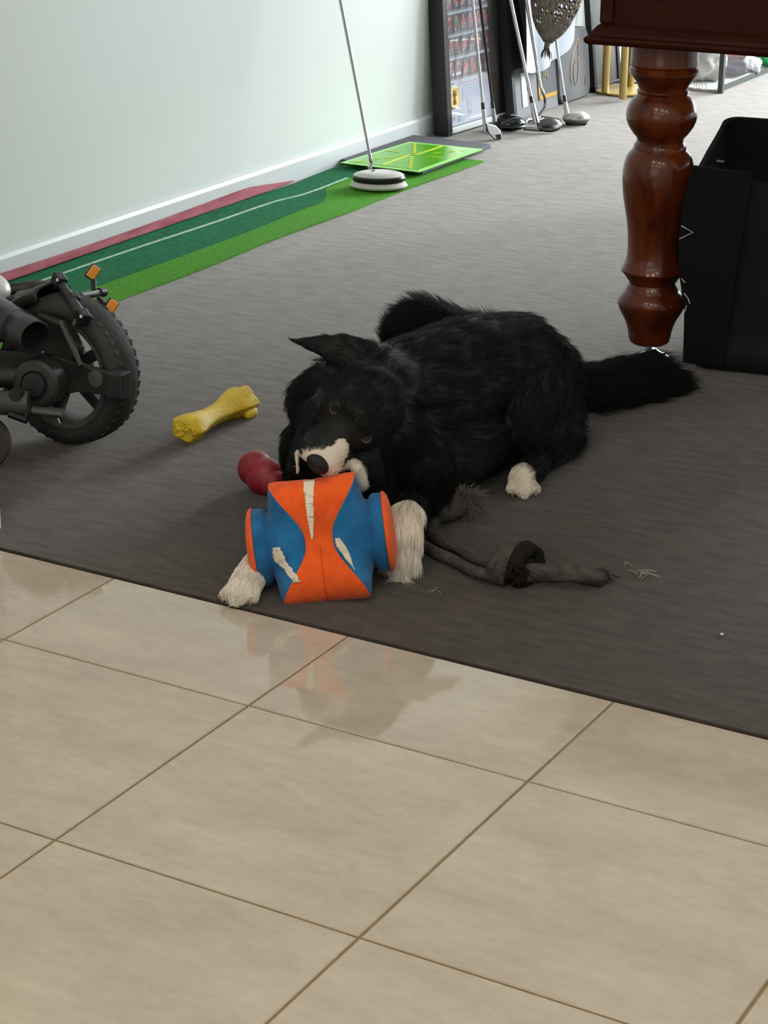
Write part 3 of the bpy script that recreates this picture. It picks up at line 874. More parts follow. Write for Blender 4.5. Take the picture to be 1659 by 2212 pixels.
MB().add(*oval([(.009, .066, .050), (.010, .076, .058), (.015, .080, .061), (.021, .077, .058), (.026, .070, .052)])).build('white_skirt', mat('white_skirt', '#c9c5bd', .7, bump=.6, bscale=150), c, smooth=True)
MB().add(*oval([(.024, .066, .048), (.030, .072, .053), (.038, .074, .054), (.043, .070, .051)])).build('black_band', M_black, c, smooth=True)
MB().add(*oval([(.042, .070, .050), (.045, .071, .051), (.050, .064, .046), (.054, .050, .036), (.056, .030, .022), (.0565, .008, .006)])).build('crown', M_headw, c, smooth=True)
sl = [HC + Rm_ @ V(p) for p in ((-.033, -.030, .0505), (-.024, -.030, .0515), (-.010, .004, .0562), (-.017, .006, .0562))]
MB().prism(sl, (0, 0, .0025)).build('alignment_slot', M_ferrule, c)
b = MB()
for (u0, v0, u1, v1) in ((.004, .006, .020, .009), (.010, -.002, .030, .001), (.022, -.006, .040, -.004), (.036, .006, .038, .012), (.030, .010, .032, .016), (.043, -.002, .046, .004)):
    A_, B_ = HC + Rm_ @ V((u0, v0, .0545)), HC + Rm_ @ V((u1, v1, .0535))
    b.tube([A_, B_], .0022, 6)
b.build('blue_mark', mat('blue_mark', '#7d86a6', .4), c)

# ---------------------------------------------------------------- gold side table
st = thing('side_table', 'round gold metal side table behind the pool table leg', 'side table', tuple(onz(1352, 199)))
M_brass = mat('brass', (.50, .36, .13), .36, .75)
sc = onz(1352, 199)
MB().lathe([(.002, .117), (.006, .119), (.010, .118), (.012, .114)], sc, n=56).build('base_disc', M_brass, st, smooth=True)
for px, py in ((1307, 199), (1345, 214), (1398, 203), (1362, 186)):
    p = onz(px, py, .012)
    MB().tube([p, p+V((0, 0, .49))], .0135, 20).build('post', M_brass, st, smooth=True)
MB().lathe([(.500, .13), (.503, .14), (.515, .14), (.518, .135)], sc, n=56).build('table_top', M_brass, st, smooth=True)

# ---------------------------------------------------------------- low display case with folded clothing
cx0, cx1, cy0, cy1, ch = -1.33, -.827, 4.650, 5.75, .42
dc = thing('display_case', 'low glass display case with dark metal edges at the far right', 'display case', ((cx0+cx1)/2, (cy0+cy1)/2, 0))
M_edge = mat('dark_metal_edge', '#4b504e', .4, .5)
MB().box(((cx0+cx1)/2, (cy0+cy1)/2, .0075), (cx1-cx0, cy1-cy0, .010)).build('base_panel', mat('case_base', '#a9a9a6', .6), dc)
b = MB()
for x in (cx0, cx1): b.box((x, (cy0+cy1)/2, .022), (.016, cy1-cy0, .022)); b.box((x, (cy0+cy1)/2, ch), (.016, cy1-cy0, .018))
for y in (cy1,): b.box(((cx0+cx1)/2, y, .016), (cx1-cx0, .016, .03)); 
for y in (cy0, cy1): b.box(((cx0+cx1)/2, y, ch), (cx1-cx0, .016, .018))
b.build('edge_rail', M_edge, dc)
for x in (cx0, cx1):
    for y in (cy0, cy1): MB().box((x, y, ch/2+.002), (.018, .018, ch)).build('corner_post', M_edge, dc)
for x in (cx0, cx1): MB().box((x, (cy0+cy1)/2, ch/2+.012), (.004, cy1-cy0-.02, ch-.03)).build('glass_pane', M_glass, dc)
for y in (cy0, cy1): MB().box(((cx0+cx1)/2, y, ch/2+.012), (cx1-cx0-.02, .004, ch-.03)).build('glass_pane', M_glass, dc)
fc = bpy.data.curves.new('year_lettering', 'FONT'); fc.body = '2022'; fc.size = .030; fc.extrude = .0006
fo = bpy.data.objects.new('tmp', fc); link(fo)
dg = bpy.context.evaluated_depsgraph_get()
fm = bpy.data.meshes.new_from_object(fo.evaluated_get(dg)); bpy.data.objects.remove(fo)
fm.materials.append(M_white)
fo = link(bpy.data.objects.new('year_lettering', fm)); fo.location = (ony(1495, 191, cy0-.004).x, cy0-.004, max(.004, ony(1495, 191, cy0-.004).z)); fo.rotation_euler = (math.radians(90), 0, 0)
adopt(fo, dc)

def cloth_lump(name, label, cat, c, rad, m, seed, amp=.35, group='folded clothing in the display case'):
    b = MB(); b.ell(c, rad, None, 40, 26)
    c = V(c)
    for i, v in enumerate(b.v):
        d_ = v - c
        n = mnoise.turbulence_vector(d_*(.9/max(rad)) + V((seed, 0, 0)), 3, False)
        k = 1 + amp*mnoise.noise(d_*(2.2/max(rad)) + V((seed*3., 0, 0))) + amp*.6*abs(mnoise.noise(d_*(5/max(rad)) + V((0, seed, 0))))
        v2 = c + d_*k
        v2.z = max(v2.z, .0135)
        b.v[i] = v2
    o = b.build(name, m, None, smooth=True, angle=None)
    tag(o, label, cat, group)
    return o
def base_pt(px, py): return onz(px, py, .013)
fab = lambda n, h: mat(n, h, .9, spec=.15)
def lump(name, label, cat, px, py, rad, m, seed, lift=1.0):
    p = base_pt(px, py); p.z = .0135 + rad[2]*lift
    return cloth_lump(name, label, cat, p, rad, m, seed)
lump('folded_shirt', 'white folded shirt behind the front glass of the display case', 'clothing', 1520, 172, (.075, .09, .075), fab('white_shirt', '#aaa9a6'), 1)
lump('folded_jersey', 'dark navy crumpled jersey under the red cap in the case', 'clothing', 1590, 160, (.085, .10, .030), fab('navy_jersey', '#23233a'), 2)
o = lump('cap', 'bright red cap lying on the navy jersey in the display case', 'cap', 1588, 158, (.052, .055, .030), fab('red_cap', '#d8203c'), 5); o.location.z += .062
lump('scarf', 'small white scarf to the right of the navy jersey', 'scarf', 1622, 163, (.035, .05, .035), fab('white_scarf', '#bcbdc4'), 7)
lump('folded_jersey', 'green folded jersey at the right end of the display case', 'clothing', 1655, 147, (.07, .12, .06), fab('green_jersey', '#166a34'), 9)

# ================================================================ RIDE-ON MOTORBIKE (rear end in view)
M_tyre = mat('dusty_tyre', (.016, .015, .0145), .75, bump=.3, bscale=120, col2=(.030, .028, .026), cscale=14)
M_frame = mat('dusty_black_plastic', (.016, .0155, .015), .5, bump=.1, bscale=200, col2=(.034, .032, .030), cscale=22)
M_gun = mat('grey_plastic', (.055, .053, .050), .5, col2=(.075, .072, .068), cscale=18)
M_pipe = mat('exhaust_black', (.020, .020, .020), .32)
M_amber = mat('amber_lens', (.75, .28, .02), .25, spec=.6)
HB = V((-.476, .345, .149))
bike = thing('ride_on_motorbike', "child's black ride-on motorbike with amber reflectors, rear wheel at left edge", 'ride-on bike', (HB.x, HB.y, 0))
def wheel(c, label=None):
    R = .147; W2 = .043
    prof = [(-W2+.010, .108), (-W2+.004, .114), (-W2, .122), (-W2+.003, .133), (-W2+.012, .142), (-.018, R-.001), (0, R), (.018, R-.001), (W2-.012, .142), (W2-.003, .133), (W2, .122), (W2-.004, .114), (W2-.010, .108)]
    o = MB().lathe(prof, c, (0, 1, 0), 72, False).build('tyre', M_tyre, bike, smooth=True, angle=60)
    t = MB()
    for k in range(44):
        a = 2*math.pi*k/44
        for s_ in (-1, 1):
            aa = a + (.07 if s_ > 0 else 0)
            rad = V((math.cos(aa), 0, math.sin(aa))); tan = V((-math.sin(aa), 0, math.cos(aa)))
            P = c + rad*(R-.0062) + V((0, s_*.021, 0))
            Rr = Matrix((tan, V((0, 1, 0)), rad)).transposed() @ Matrix.Rotation(s_*.5, 3, 'Z')
            t.box(P, (.012, .020, .009), Rr)
    tb = t.build('tread_blocks', M_tyre, o, bevel=.0015, seg=1); tb['kind'] = 'stuff'
    MB().lathe([(-W2+.008, .110), (-W2+.010, .100), (-W2+.020, .096), (W2-.020, .096), (W2-.010, .100), (W2-.008, .110)], c, (0, 1, 0), 60, False).build('rim', M_gun, bike, smooth=True)
    for k in range(5):
        a = 2*math.pi*k/5 + .55
        rad = V((math.cos(a), 0, math.sin(a))); tan = V((-math.sin(a), 0, math.cos(a)))
        Rr = Matrix((tan, V((0, 1, 0)), rad)).transposed()
        MB().box(c + rad*.062, (.022, .030, .075), Rr).build('spoke', M_frame, bike, bevel=.004)
    MB().lathe([(-.040, .014), (-.036, .030), (.036, .030), (.040, .014)], c, (0, 1, 0), 30).build('hub', M_frame, bike, smooth=True)
wheel(HB)
wheel(HB + V((-.72, 0, 0)))
near = lambda x, z, y=-.058: HB + V((x, y, z))
# swing arm plate on the near side with axle slot and hole
arm = [(-.17, .026), (-.05, .040), (.02, .040), (.09, .032), (.168, .030), (.170, -.014), (.12, -.018), (.06, -.022), (.035, -.030), (.020, -.060), (.012, -.092), (.000, -.092), (-.006, -.055), (-.03, -.045), (-.17, -.03)]
MB().prism([near(x, z) for x, z in arm], (0, .014, 0)).build('swing_arm', M_frame, bike, bevel=.003, smooth=True)
MB().box(near(.152, .008, -.052), (.040, .030, .050)).build('axle_block', M_blackplast, bike, bevel=.003)
MB().lathe([(0, .017), (.004, .016), (.005, .010)], near(.106, .012, -.058), (0, -1, 0), 28).build('axle_cap', M_gun, bike, smooth=True)
MB().hull([(near(.008, -.020, -.060), .007), (near(.014, -.045, -.060), .006)], 2).build('slot', M_black, bike, smooth=True)
MB().tube(cr([near(.000, .01, -.066), near(-.008, -.03, -.066), near(.002, -.065, -.066), near(.014, -.092, -.066)], 5), [.008]*16, 8).build('guard_rib', M_gun, bike, smooth=True)
# brake calliper like housing above the arm
MB().prism([near(-.035, .120, -.055), near(.030, .108, -.055), (near(.062, .060, -.055)), near(.050, .034, -.055), near(-.02, .036, -.055)], (0, .03, 0)).build('arm_gusset', M_frame, bike, bevel=.006, smooth=True)
MB().tube([near(.030, .115, -.062), near(.075, .035, -.062)], .005, 8).build('stay_rod', M_gun, bike, smooth=True)
# gear case discs
gc = at(88, 826, 4.02)
MB().lathe([(-.02, .046), (.022, .046), (.028, .040), (.029, .028), (.024, .026)], gc, (0.25, -1, .1), 44).build('gear_case', M_frame, bike, smooth=True)
MB().lathe([(0, .024), (.008, .022), (.009, .012)], gc + V((.006, -.026, .004)), (0.25, -1, .1), 30).build('gear_cap', M_blackplast, bike, smooth=True)
MB().prism([near(-.045, .030, -.075), near(-.005, .045, -.075), near(.012, .005, -.075), near(-.012, -.035, -.075), near(-.045, -.05, -.075)], (0, .02, 0)).build('chain_guard', M_frame, bike, bevel=.004, smooth=True)
# grey motor tube and lower bars at left
mA, mB_ = at(-60, 868, 3.98), at(62, 872, 3.98)
MB().tube([mA, mB_], .023, 24).build('motor_can', M_gun, bike, smooth=True)
MB().tube([at(-40, 815, 4.03), at(58, 815, 4.03)], .020, 16).build('frame_tube', M_frame, bike, smooth=True)
MB().tube([at(70, 886, 4.01), at(135, 893, 4.01)], [.014, .013], 12, squash=.7).build('lower_bar', M_gun, bike, smooth=True)
MB().tube([at(20, 893, 3.97), at(56, 907, 3.97), at(60, 890, 3.97)], .0085, 8).build('hook_bar', M_black, bike, smooth=True)
MB().lathe([(-.009, .012), (.009, .012)], at(36, 851, 3.96), (.25, -1, .1), 20).build('bolt', M_blackplast, bike, smooth=True)
# exhaust can, open towards the camera
pe = at(77, 729, 3.97); pa = V((.89, -.44, -.01)).normalized()
prof = [(-.28, .022), (-.26, .036), (-.10, .0355), (-.075, .0350), (-.074, .0338), (-.072, .0350), (-.030, .0345), (-.004, .0325), (0, .0315), (.001, .0295), (-.004, .028), (-.12, .027)]
o = MB().lathe(prof, pe, pa, 44).build('exhaust_can', M_pipe, bike, smooth=True, angle=40)
MB().lathe([(-.035, .0275), (-.034, .0275)], pe, pa, 30).build('exhaust_bore', mat('bore_black', (.001, .001, .001), 1), o)  # plain black disc set inside the open end of the can
# mudguard over the tyre
vs = []; n_ = 20
for i in range(n_):
    a = math.radians(104 + 66*i/(n_-1))
    for (dy, dr) in ((-.048, -.014), (-.046, .004), (-.03, .011), (0, .013), (.03, .011), (.046, .004), (.048, -.014)):
        r_ = .156 + dr
        vs.append(HB + V((math.cos(a)*r_, dy, math.sin(a)*r_)))
mg = MB().add(vs, grid_faces(n_, 7)).build('mudguard', M_frame, bike, smooth=True)
sd = mg.modifiers.new('solid', 'SOLIDIFY'); sd.thickness = .004
# tail bracket with bar, bolts, reflectors
b1, b2 = at(125, 603, 4.08), at(180, 688, 3.995)
dv = (b2-b1).normalized()
MB().tube([b1+dv*.012, b2-dv*.012], [.0085, .011], 10).build('plate_bar', M_blackplast, bike, smooth=True)
def aligned(x_, approx):
    x_ = x_.normalized(); z_ = x_.cross(approx).normalized(); y_ = z_.cross(x_)
    return Matrix((x_, y_, z_)).transposed()
Rb = aligned(dv, V((0, -1, 0)))
for P in (b1+dv*.006, b2-dv*.004):
    o = MB().box(P, (.030, .022, .026), Rb).build('bar_end', M_black, bike, bevel=.004)
    MB().lathe([(0, .0035), (.003, .003)], P - FW*.016, -FW, 12).build('bolt', M_white_plast, o, smooth=True)
cA, cB = at(140, 645, 4.06), at(226, 631, 4.16)
MB().tube([cA, cA+(cB-cA)*.35], .0095, 14).build('cross_tube', M_blackplast, bike, smooth=True)
MB().tube([cA+(cB-cA)*.32, cB-(cB-cA)*.12], .0072, 14).build('chrome_tube', mat('worn_chrome', (.30, .30, .30), .35, 1), bike, smooth=True)
MB().tube([cB-(cB-cA)*.14, cB], [.010, .0085], 12).build('tube_cap', M_black, bike, smooth=True)
def reflector(P, base):
    d_ = (P-base).normalized()
    st_ = MB().tube(cr([base, base+(P-base)*.5+V((0, 0, -.004)), P-d_*.006], 4), [.0055]*9, 8).build('reflector_stem', M_black, bike, smooth=True)
    nrm = (V((.75, -.65, .15))).normalized()
    xx = V((.35, .45, .72)); xx = (xx-nrm*xx.dot(nrm)).normalized()
    Rr = Matrix((xx, nrm.cross(xx), nrm)).transposed()
    h = MB().box(P, (.030, .022, .012), Rr).build('reflector_housing', M_black, bike, bevel=.003)
    MB().box(P + nrm*.007, (.0265, .0185, .007), Rr).build('amber_reflector', M_amber, h, bevel=.003)
reflector(at(200, 588, 4.15), at(203, 628, 4.14))
reflector(at(239, 662, 4.09), at(214, 644, 4.13))
MB().box(at(158, 646, 4.04), (.022, .020, .022), Rb).build('clamp', M_black, bike, bevel=.004)
MB().tube([at(155, 650, 4.05), at(150, 672, 4.03)], .004, 8).build('clamp_pin', M_steel, bike, smooth=True)
MB().tube([at(158, 702, 4.0), at(172, 676, 4.0)], .0035, 8).build('cable', M_gun, bike, smooth=True)
# tail frame, seat tail and white fairing
MB().tube(cr([at(-60, 660, 4.25), at(20, 658, 4.22), at(70, 642, 4.20), at(130, 640, 4.17), at(150, 646, 4.16)], 4), [.022]*17, 14, squash=.75).build('tail_frame', M_frame, bike, smooth=True)
MB().prism([at(28, 640, 4.20), at(78, 630, 4.20), at(84, 636, 4.18), at(70, 650, 4.16), at(32, 652, 4.16)], (0, .012, .008)).build('tail_plate', M_gun, bike, bevel=.004, smooth=True)
MB().tube(cr([at(-60, 625, 4.3), at(20, 628, 4.28), at(80, 622, 4.28), at(140, 630, 4.22)], 4), [.016]*13, 12).build('tail_rail', M_frame, bike, smooth=True)
MB().ell(at(-34, 618, 4.22), (.055, .05, .028), Matrix.Rotation(.3, 3, 'Y'), 28, 18).build('white_fairing', M_white_plast, bike, smooth=True)
MB().hull([(HB+V((-.30, 0, .20)), .05), (HB+V((-.55, 0, .26)), .07), (HB+V((-.62, 0, .12)), .05), (HB+V((-.28, 0, .02)), .05)], 3).build('body_shell', M_frame, bike, smooth=True, angle=None)
MB().tube([HB+V((-.62, 0, .28)), HB+V((-.70, 0, .12)), HB+V((-.72, 0, .0))], .016, 12).build('fork', M_frame, bike, smooth=True)
# stabiliser wheel at the very edge
sw = onz(-32, 1010); sw.z = .052
MB().lathe([(-.014, .040), (-.012, .049), (-.006, .052), (.006, .052), (.012, .049), (.014, .040), (.014, .012)], sw, (.45, -.85, .0), 40).build('stabiliser_wheel', mat('stabiliser_grey', '#4a443f', .7), bike, smooth=True)
MB().tube([sw, HB+V((-.10, -.05, -.02))], .008, 8).build('stabiliser_arm', M_frame, bike, smooth=True)

# ================================================================ DOG TOYS
M_bone = mat('yellow_rubber', '#cba50c', .6, bump=.35, bscale=160, col2='#dcc038', cscale=26)
e0, e1 = onz(398, 962), onz(528, 893)
bo = thing('bone_toy', 'yellow rubber bone chew toy lying on the carpet behind the dog', 'dog toy', tuple((e0+e1)/2))
ax_ = (e1-e0).normalized(); sx = V((ax_.y, -ax_.x, 0)); Lb = (e1-e0).length
def bone_ring(t, r, rz, lob):
    c = e0 + ax_*(Lb*t) + V((0, 0, .030))
    pts = []
    for k in range(20):
        a = 2*math.pi*k/20 + .3
        sq = 1/max(abs(math.cos(a*1.25)), .0001) if False else 1
        m_ = 1 + lob*math.cos(5*a)
        pts.append(c + sx*(r*m_*math.cos(a)) + V((0, 0, max(-.0295, rz*m_*math.sin(a)))))
    return pts
rings = [bone_ring(*k) for k in ((-.005, .020, .016, .05), (.0, .028, .022, .08), (.04, .033, .027, .10), (.12, .033, .028, .08), (.24, .025, .024, .05), (.40, .0195, .020, .04), (.55, .020, .020, .05), (.68, .024, .022, .08), (.80, .030, .026, .11), (.90, .034, .029, .13), (.985, .035, .030, .14), (1.0, .031, .026, .12))]
b = MB(); b.add([p for r in rings for p in r], grid_faces(len(rings), 20, True))
b.f.append(tuple(reversed(range(20)))); b.f.append(tuple((len(rings)-1)*20+k for k in range(20)))
b.build('bone_body', M_bone, bo, smooth=True, angle=24, bevel=.0015)
b = MB(); rr = random.Random(11)
for k in range(26):
    a = rr.uniform(0, 6.28); r_ = rr.uniform(.004, .024)
    b.hull([(e0 - ax_*.001 + V((0, 0, .029)) + sx*r_*math.cos(a) + V((0, 0, .8*r_*math.sin(a))), rr.uniform(.003, .0055))], 1)
b.build('chewed_end', M_bone, bo, smooth=True, angle=None)
fp = e0 + ax_*(Lb*.93) + sx*.028
MB().hull([(fp+V((0, 0, .012)), .012), (fp-ax_*.014+V((0, 0, .012)), .011)], 2).build('knuckle', M_bone, bo, smooth=True, angle=None)

M_redr = mat('red_rubber', '#8e1424', .5, bump=.12, bscale=500, col2='#7d1020', cscale=30)
pc = at(552, 1012, 3.93)
rt = thing('rubber_toy', 'dark red rubber chew toy with a groove half hidden behind the dog', 'dog toy', (pc.x, pc.y, 0))
axr = (AX*.62 - UP*.50 - FW*.62).normalized()
prof = []
for t in np.linspace(0, 1, 40):
    h = -.030 + t*.105
    r = max(.002, math.sqrt(max(0, .0335**2-(h-.0)**2))) if h < .015 else 0
    r = max(r, math.sqrt(max(0, .0360**2-(h-.031)**2)) if h > .008 else 0)
    r = max(r, math.sqrt(max(0, .026**2-(h-.056)**2)) if h > .04 else 0, .003)
    prof.append((h, r))
MB().lathe(prof, pc + V((0, 0, .0)), axr, 44).build('toy_body', M_redr, rt, smooth=True, angle=None)

# ---- knotted rope toy
M_rope = mat('grey_rope', '#534e4a', .95, spec=.1, bump=1.0, bscale=240, col2='#423e3a', cscale=70)
M_roped = mat('dark_rope', '#26221f', .95, spec=.1, bump=1.0, bscale=220, col2='#1b1816', cscale=50)
kn = onz(1108, 1258); kn.z = .026
rp = thing('rope_toy', 'dark grey knotted rope dog toy lying on carpet right of the dog', 'dog toy', (kn.x, kn.y, 0))
def braid(pts, r, name, m, twist=70, n=12, parent=None):
    P = cr(pts, 10); vs = []
    acc = 0
    u = None
    for i, p in enumerate(P):
        a_ = P[max(i-1, 0)]; b_ = P[min(i+1, len(P)-1)]
        t = (b_-a_).normalized()
        if i: acc += (p-P[i-1]).length
        if u is None: u = t.cross(V((0, 0, 1))).normalized()
        u = (u-t*u.dot(t)).normalized(); w_ = t.cross(u)
        for k in range(n):
            a = 2*math.pi*k/n
            rad = r[0] + (r[1]-r[0])*i/(len(P)-1)
            rad *= 1 + .13*math.cos(3*a + acc*twist)
            vs.append(p + u*rad*math.cos(a) + w_*rad*math.sin(a))
    b = MB(); b.add(vs, grid_faces(len(P), n, True))
    b.f.append(tuple(reversed(range(n)))); b.f.append(tuple((len(P)-1)*n+k for k in range(n)))
    return b.build(name, m, parent or rp, smooth=True, angle=None)
G = lambda x, y, z: onz(x, y, z)
braid([G(985, 1088, .040), G(972, 1098, .030), G(950, 1112, .022), G(930, 1140, .016), G(916, 1160, .014)], (.011, .010), 'rope_strand', M_rope)
braid([G(912, 1140, .020), G(945, 1160, .018), G(990, 1185, .016), G(1040, 1212, .022), G(1090, 1232, .034)], (.0135, .0125), 'rope_strand', M_rope)
braid([G(900, 1172, .014), G(935, 1190, .012), G(985, 1215, .012), G(1040, 1240, .016), G(1090, 1250, .020)], (.0105, .010), 'rope_strand', M_rope)
# knot: three wraps
for k, (ofs, rr_, rt_, m) in enumerate(((-.024, .031, .012, M_rope), (-.004, .034, .0135, M_rope), (.020, .033, .014, M_roped))):
    d_ = (G(1150, 1258, .02)-G(1070, 1246, .02)).normalized(); s_ = V((-d_.y, d_.x, 0)).normalized()
    pts = []
    for i in range(13):
        a = 2*math.pi*i/12
        pts.append(kn + V((0, 0, .008)) + d_*(ofs + .010*math.sin(a+k)) + s_*(rr_*.95*math.cos(a)) + V((0, 0, max(-.022, rr_*.75*math.sin(a)))))
    braid(pts, (rt_, rt_), 'knot_loop', m)
braid([kn+V((-.02, -.01, .004)), kn+V((.0, .0, .012)), kn+V((.025, .012, .002))], (.017, .016), 'knot_core', M_roped)
braid([G(1135, 1240, .024), G(1180, 1236, .026), G(1230, 1240, .026), G(1268, 1246, .022), G(1300, 1250, .014)], (.0165, .013), 'rope_tail', M_rope)
def fray(c, d, n, L, spread, name, seed, m, th=1.0):
    r_ = random.Random(seed); b = MB()
    for k in range(n):
        v = (V(d) + V((r_.uniform(-1, 1), r_.uniform(-1, 1), r_.uniform(-.7, 1)))*spread).normalized()
        p0 = V(c) + V((r_.uniform(-1, 1), r_.uniform(-1, 1), r_.uniform(-.5, 1)))*.010
        l = L*r_.uniform(.5, 1.1)
        p1 = p0 + v*l*.5; p2 = p0 + v*l + V((r_.uniform(-.01, .01), r_.uniform(-.01, .01), -.012))
        for p in (p0, p1, p2): p.z = max(p.z, .004)
        b.tube([p0, p1, p2], [.0018*th, .0014*th, .0007*th], 5, False)
    o = b.build(name, m, rp, smooth=True); o['kind'] = 'stuff'
    return o
fray(G(1300, 1243, .012), G(1320, 1250, .0)-G(1290, 1240, .0), 40, .022, .8, 'frayed_end', 1, M_rope)
tf = G(1003, 1084, .034)
M_tassel = mat('tassel_fibre', '#625b54', .95)
fray(tf, (.25, .25, .15), 700, .040, 1.2, 'frayed_tassel', 2, M_tassel, .45)
MB().hull([(G(990, 1094, .030), .022), (G(968, 1100, .030), .024), (G(950, 1108, .028), .019)], 2).build('tassel_knot', M_rope, rp, smooth=True, angle=None)
fray(G(1118, 1236, .055), (.0, .1, .3), 60, .016, 1.5, 'knot_fuzz', 4, M_roped)

# ---- lint on the carpet
M_lint = mat('pale_lint', '#8f8a80', .9)
def lint(px, py, n, L, label, seed, name='lint_tuft', th=.0007):
    r_ = random.Random(seed); c = onz(px, py, .0035)
    b = MB()
    for k in range(n):
        a = r_.uniform(0, 6.28); l = L*r_.uniform(.4, 1)
        d_ = V((math.cos(a), math.sin(a), 0)); s_ = V((-d_.y, d_.x, 0))*r_.uniform(-.4, .4)
        o_ = V((r_.uniform(-1, 1), r_.uniform(-1, 1), 0))*L*.3
        P = [c+o_, c+o_+d_*l*.5+s_*l*.4+V((0, 0, .004)), c+o_+d_*l]
        b.tube(cr(P, 4), th, 5)
    o = b.build(name, M_lint, None, smooth=True)
    tag(o, label, 'lint')
    return o
lint(1392, 1240, 16, .030, 'pale tuft of dog hair on the carpet beyond the rope end', 1)
lint(1355, 1220, 3, .012, 'tiny pale wisp of hair just above the larger hair tuft', 2)
lint(932, 1278, 3, .025, 'thin pale hair on the carpet below the two rope strands', 3, 'loose_hair', .0005)
sp = onz(1558, 1370, .004)
tag(MB().hull([(sp, .0022), (sp+V((.002, .001, 0)), .0018)], 2).build('crumb', M_white_plast, None, smooth=True), 'single white crumb on the dark carpet at the right', 'crumb')

# ================================================================ ORANGE AND BLUE CHEW TOY
M_orange = mat('orange_felt', '#ee5e22', .9, spec=.15, sheen=.15, bump=.5, bscale=350, col2='#d84f1e', cscale=45, contrast=(.4, .75))
M_blue = mat('blue_felt', '#256ea3', .9, spec=.15, sheen=.12, bump=.5, bscale=350, col2='#1d5a88', cscale=30)
M_worn = mat('worn_print', '#d3c9b4', .9, col2='#8d8676', cscale=110, contrast=(.5, .72))
TA = (AX*math.cos(math.radians(7.5)) + UP*math.sin(math.radians(7.5)) - FW*.03).normalized()
TN = (-FW + TA*FW.dot(TA)).normalized()
TV = TN.cross(TA).normalized()
if TV.z < 0: TV = -TV
TC = at(694, 1166, 3.50)
toy = thing('chew_toy', 'orange and blue felt dog toy with white worn marks between the front paws', 'dog toy', (TC.x, TC.y, 0))
def lobe(ph): return ((1+math.cos(3*(ph-math.radians(60))))/2)**1.25
def bandw(ph): return .0225 + .048*lobe(ph)**1.3
def bandr(ph): return .063 + .051*lobe(ph)
def tpos(a, ph, r): return TC + TA*a + (TN*math.cos(ph) + TV*math.sin(ph))*r
NP = 108
PH = [2*math.pi*k/NP for k in range(NP)]
def sm(t): t = max(0, min(1, t)); return t*t*(3-2*t)
def body_r(a, ph):
    wb, rb_ = bandw(ph), bandr(ph)
    if a <= wb: return rb_ - .004*(1-(a/wb)**2)*lobe(ph) - .001
    if a <= .082:
        t = (a-wb)/(.082-wb)
        edge_r = rb_ - .002
        return edge_r + (.056-edge_r)*sm(t)**.8 + .010*math.sin(math.pi*t)*(1-lobe(ph))
    return .0
# band
vs = []; nw = 15
for ph in PH:
    wb = bandw(ph)
    for j in range(nw):
        s_ = -1 + 2*j/(nw-1)
        r = body_r(abs(s_)*wb*.999, ph) + .0018 - (.002 if abs(s_) == 1 else 0) - .0012*math.exp(-(s_/.05)**2)*1.2
        vs.append(tpos(s_*wb, ph, r))
fs = []
for i in range(NP):
    for j in range(nw-1):
        i2 = (i+1) % NP
        fs.append((i*nw+j, i*nw+j+1, i2*nw+j+1, i2*nw+j))
MB().add(vs, fs).build('orange_band', M_orange, toy, smooth=True, angle=None)
# blue body with drums
vs = []; prof_a = None
half = []
for ph in PH:
    row = []
    wb = bandw(ph)
    for k in range(9): row.append((wb*.93*k/8, body_r(wb*.93*k/8, ph)-.003))
    for k in range(10):
        a = wb + (.0822-wb)*k/9; row.append((a, body_r(min(a, .0819), ph)))
    row += [(.0835, .0555), (.085, .058), (.087, .0615), (.092, .0645), (.100, .0645), (.107, .064), (.1085, .060), (.109, .0)]
    half.append(row)
nr = len(half[0]); nt_ = 2*nr-1
for ph, row in zip(PH, half):
    for a, r in reversed(row[1:]): vs.append(tpos(-a, ph, r))
    for a, r in row: vs.append(tpos(a, ph, r))
MB().add(vs, [(i*nt_+j, i*nt_+j+1, ((i+1) % NP)*nt_+j+1, ((i+1) % NP)*nt_+j) for i in range(NP) for j in range(nt_-1)]).build('blue_body', M_blue, toy, smooth=True, angle=None)
for sg in (-1, 1):
    pr_ = [(.106, .0635), (.1065, .0660), (.108, .0667), (.1105, .0655), (.115, .060), (.1185, .046), (.1205, .030), (.121, .012), (.121, .001)]
    MB().lathe([(a, r) for a, r in pr_], TC, TA*sg, 56).build('end_cap', M_orange, toy, smooth=True, angle=None)
# worn prints: patches lying just over the felt
def patch(name, pts, m, lift=.0026, n=14):
    """pts: polygon given as rows (phi, a_left, a_right)"""
    vs = []; k = 7
    for ph, a0_, a1_ in pts:
        for j in range(k):
            a = a0_ + (a1_-a0_)*j/(k-1)
            vs.append(tpos(a, ph, body_r(abs(a), ph) + lift))
    o = MB().add(vs, grid_faces(len(pts), k)).build(name, m, toy, smooth=True, angle=None)
    sd = o.modifiers.new('solid', 'SOLIDIFY'); sd.thickness = .0012
    return o
rw = random.Random(5)
rows = []
for i in range(16):
    t = i/15; ph = math.radians(62 - 60*t)
    w_ = .009*(1-t)**.8 + .0005
    cx_ = -.004 - .007*t
    rows.append((ph, cx_-w_+rw.uniform(-.0012, .0012)*(1-t), cx_+w_+rw.uniform(-.0005, .0005)))
patch('white_worn_streak', rows, mat('streak_print', '#ddd2bd', .9, col2='#9a8f7a', cscale=120, stretch=(.4, .4, 1.6), contrast=(.58, .66)))
rows = []
for i in range(14):
    t = i/13; ph = math.radians(0 - 36*t)
    a_ = .030 + .022*t**1.3
    w_ = .0085*math.sin(math.pi*min(1, .12+t*1.0))**.7
    rows.append((ph, a_-w_*.9+rw.uniform(-.0015, .001), a_+w_*.75))
patch('white_worn_mark', rows, mat('mark_print', '#d9cfb8', .9, col2='#b5ab95', cscale=60), .0032)
rows = []
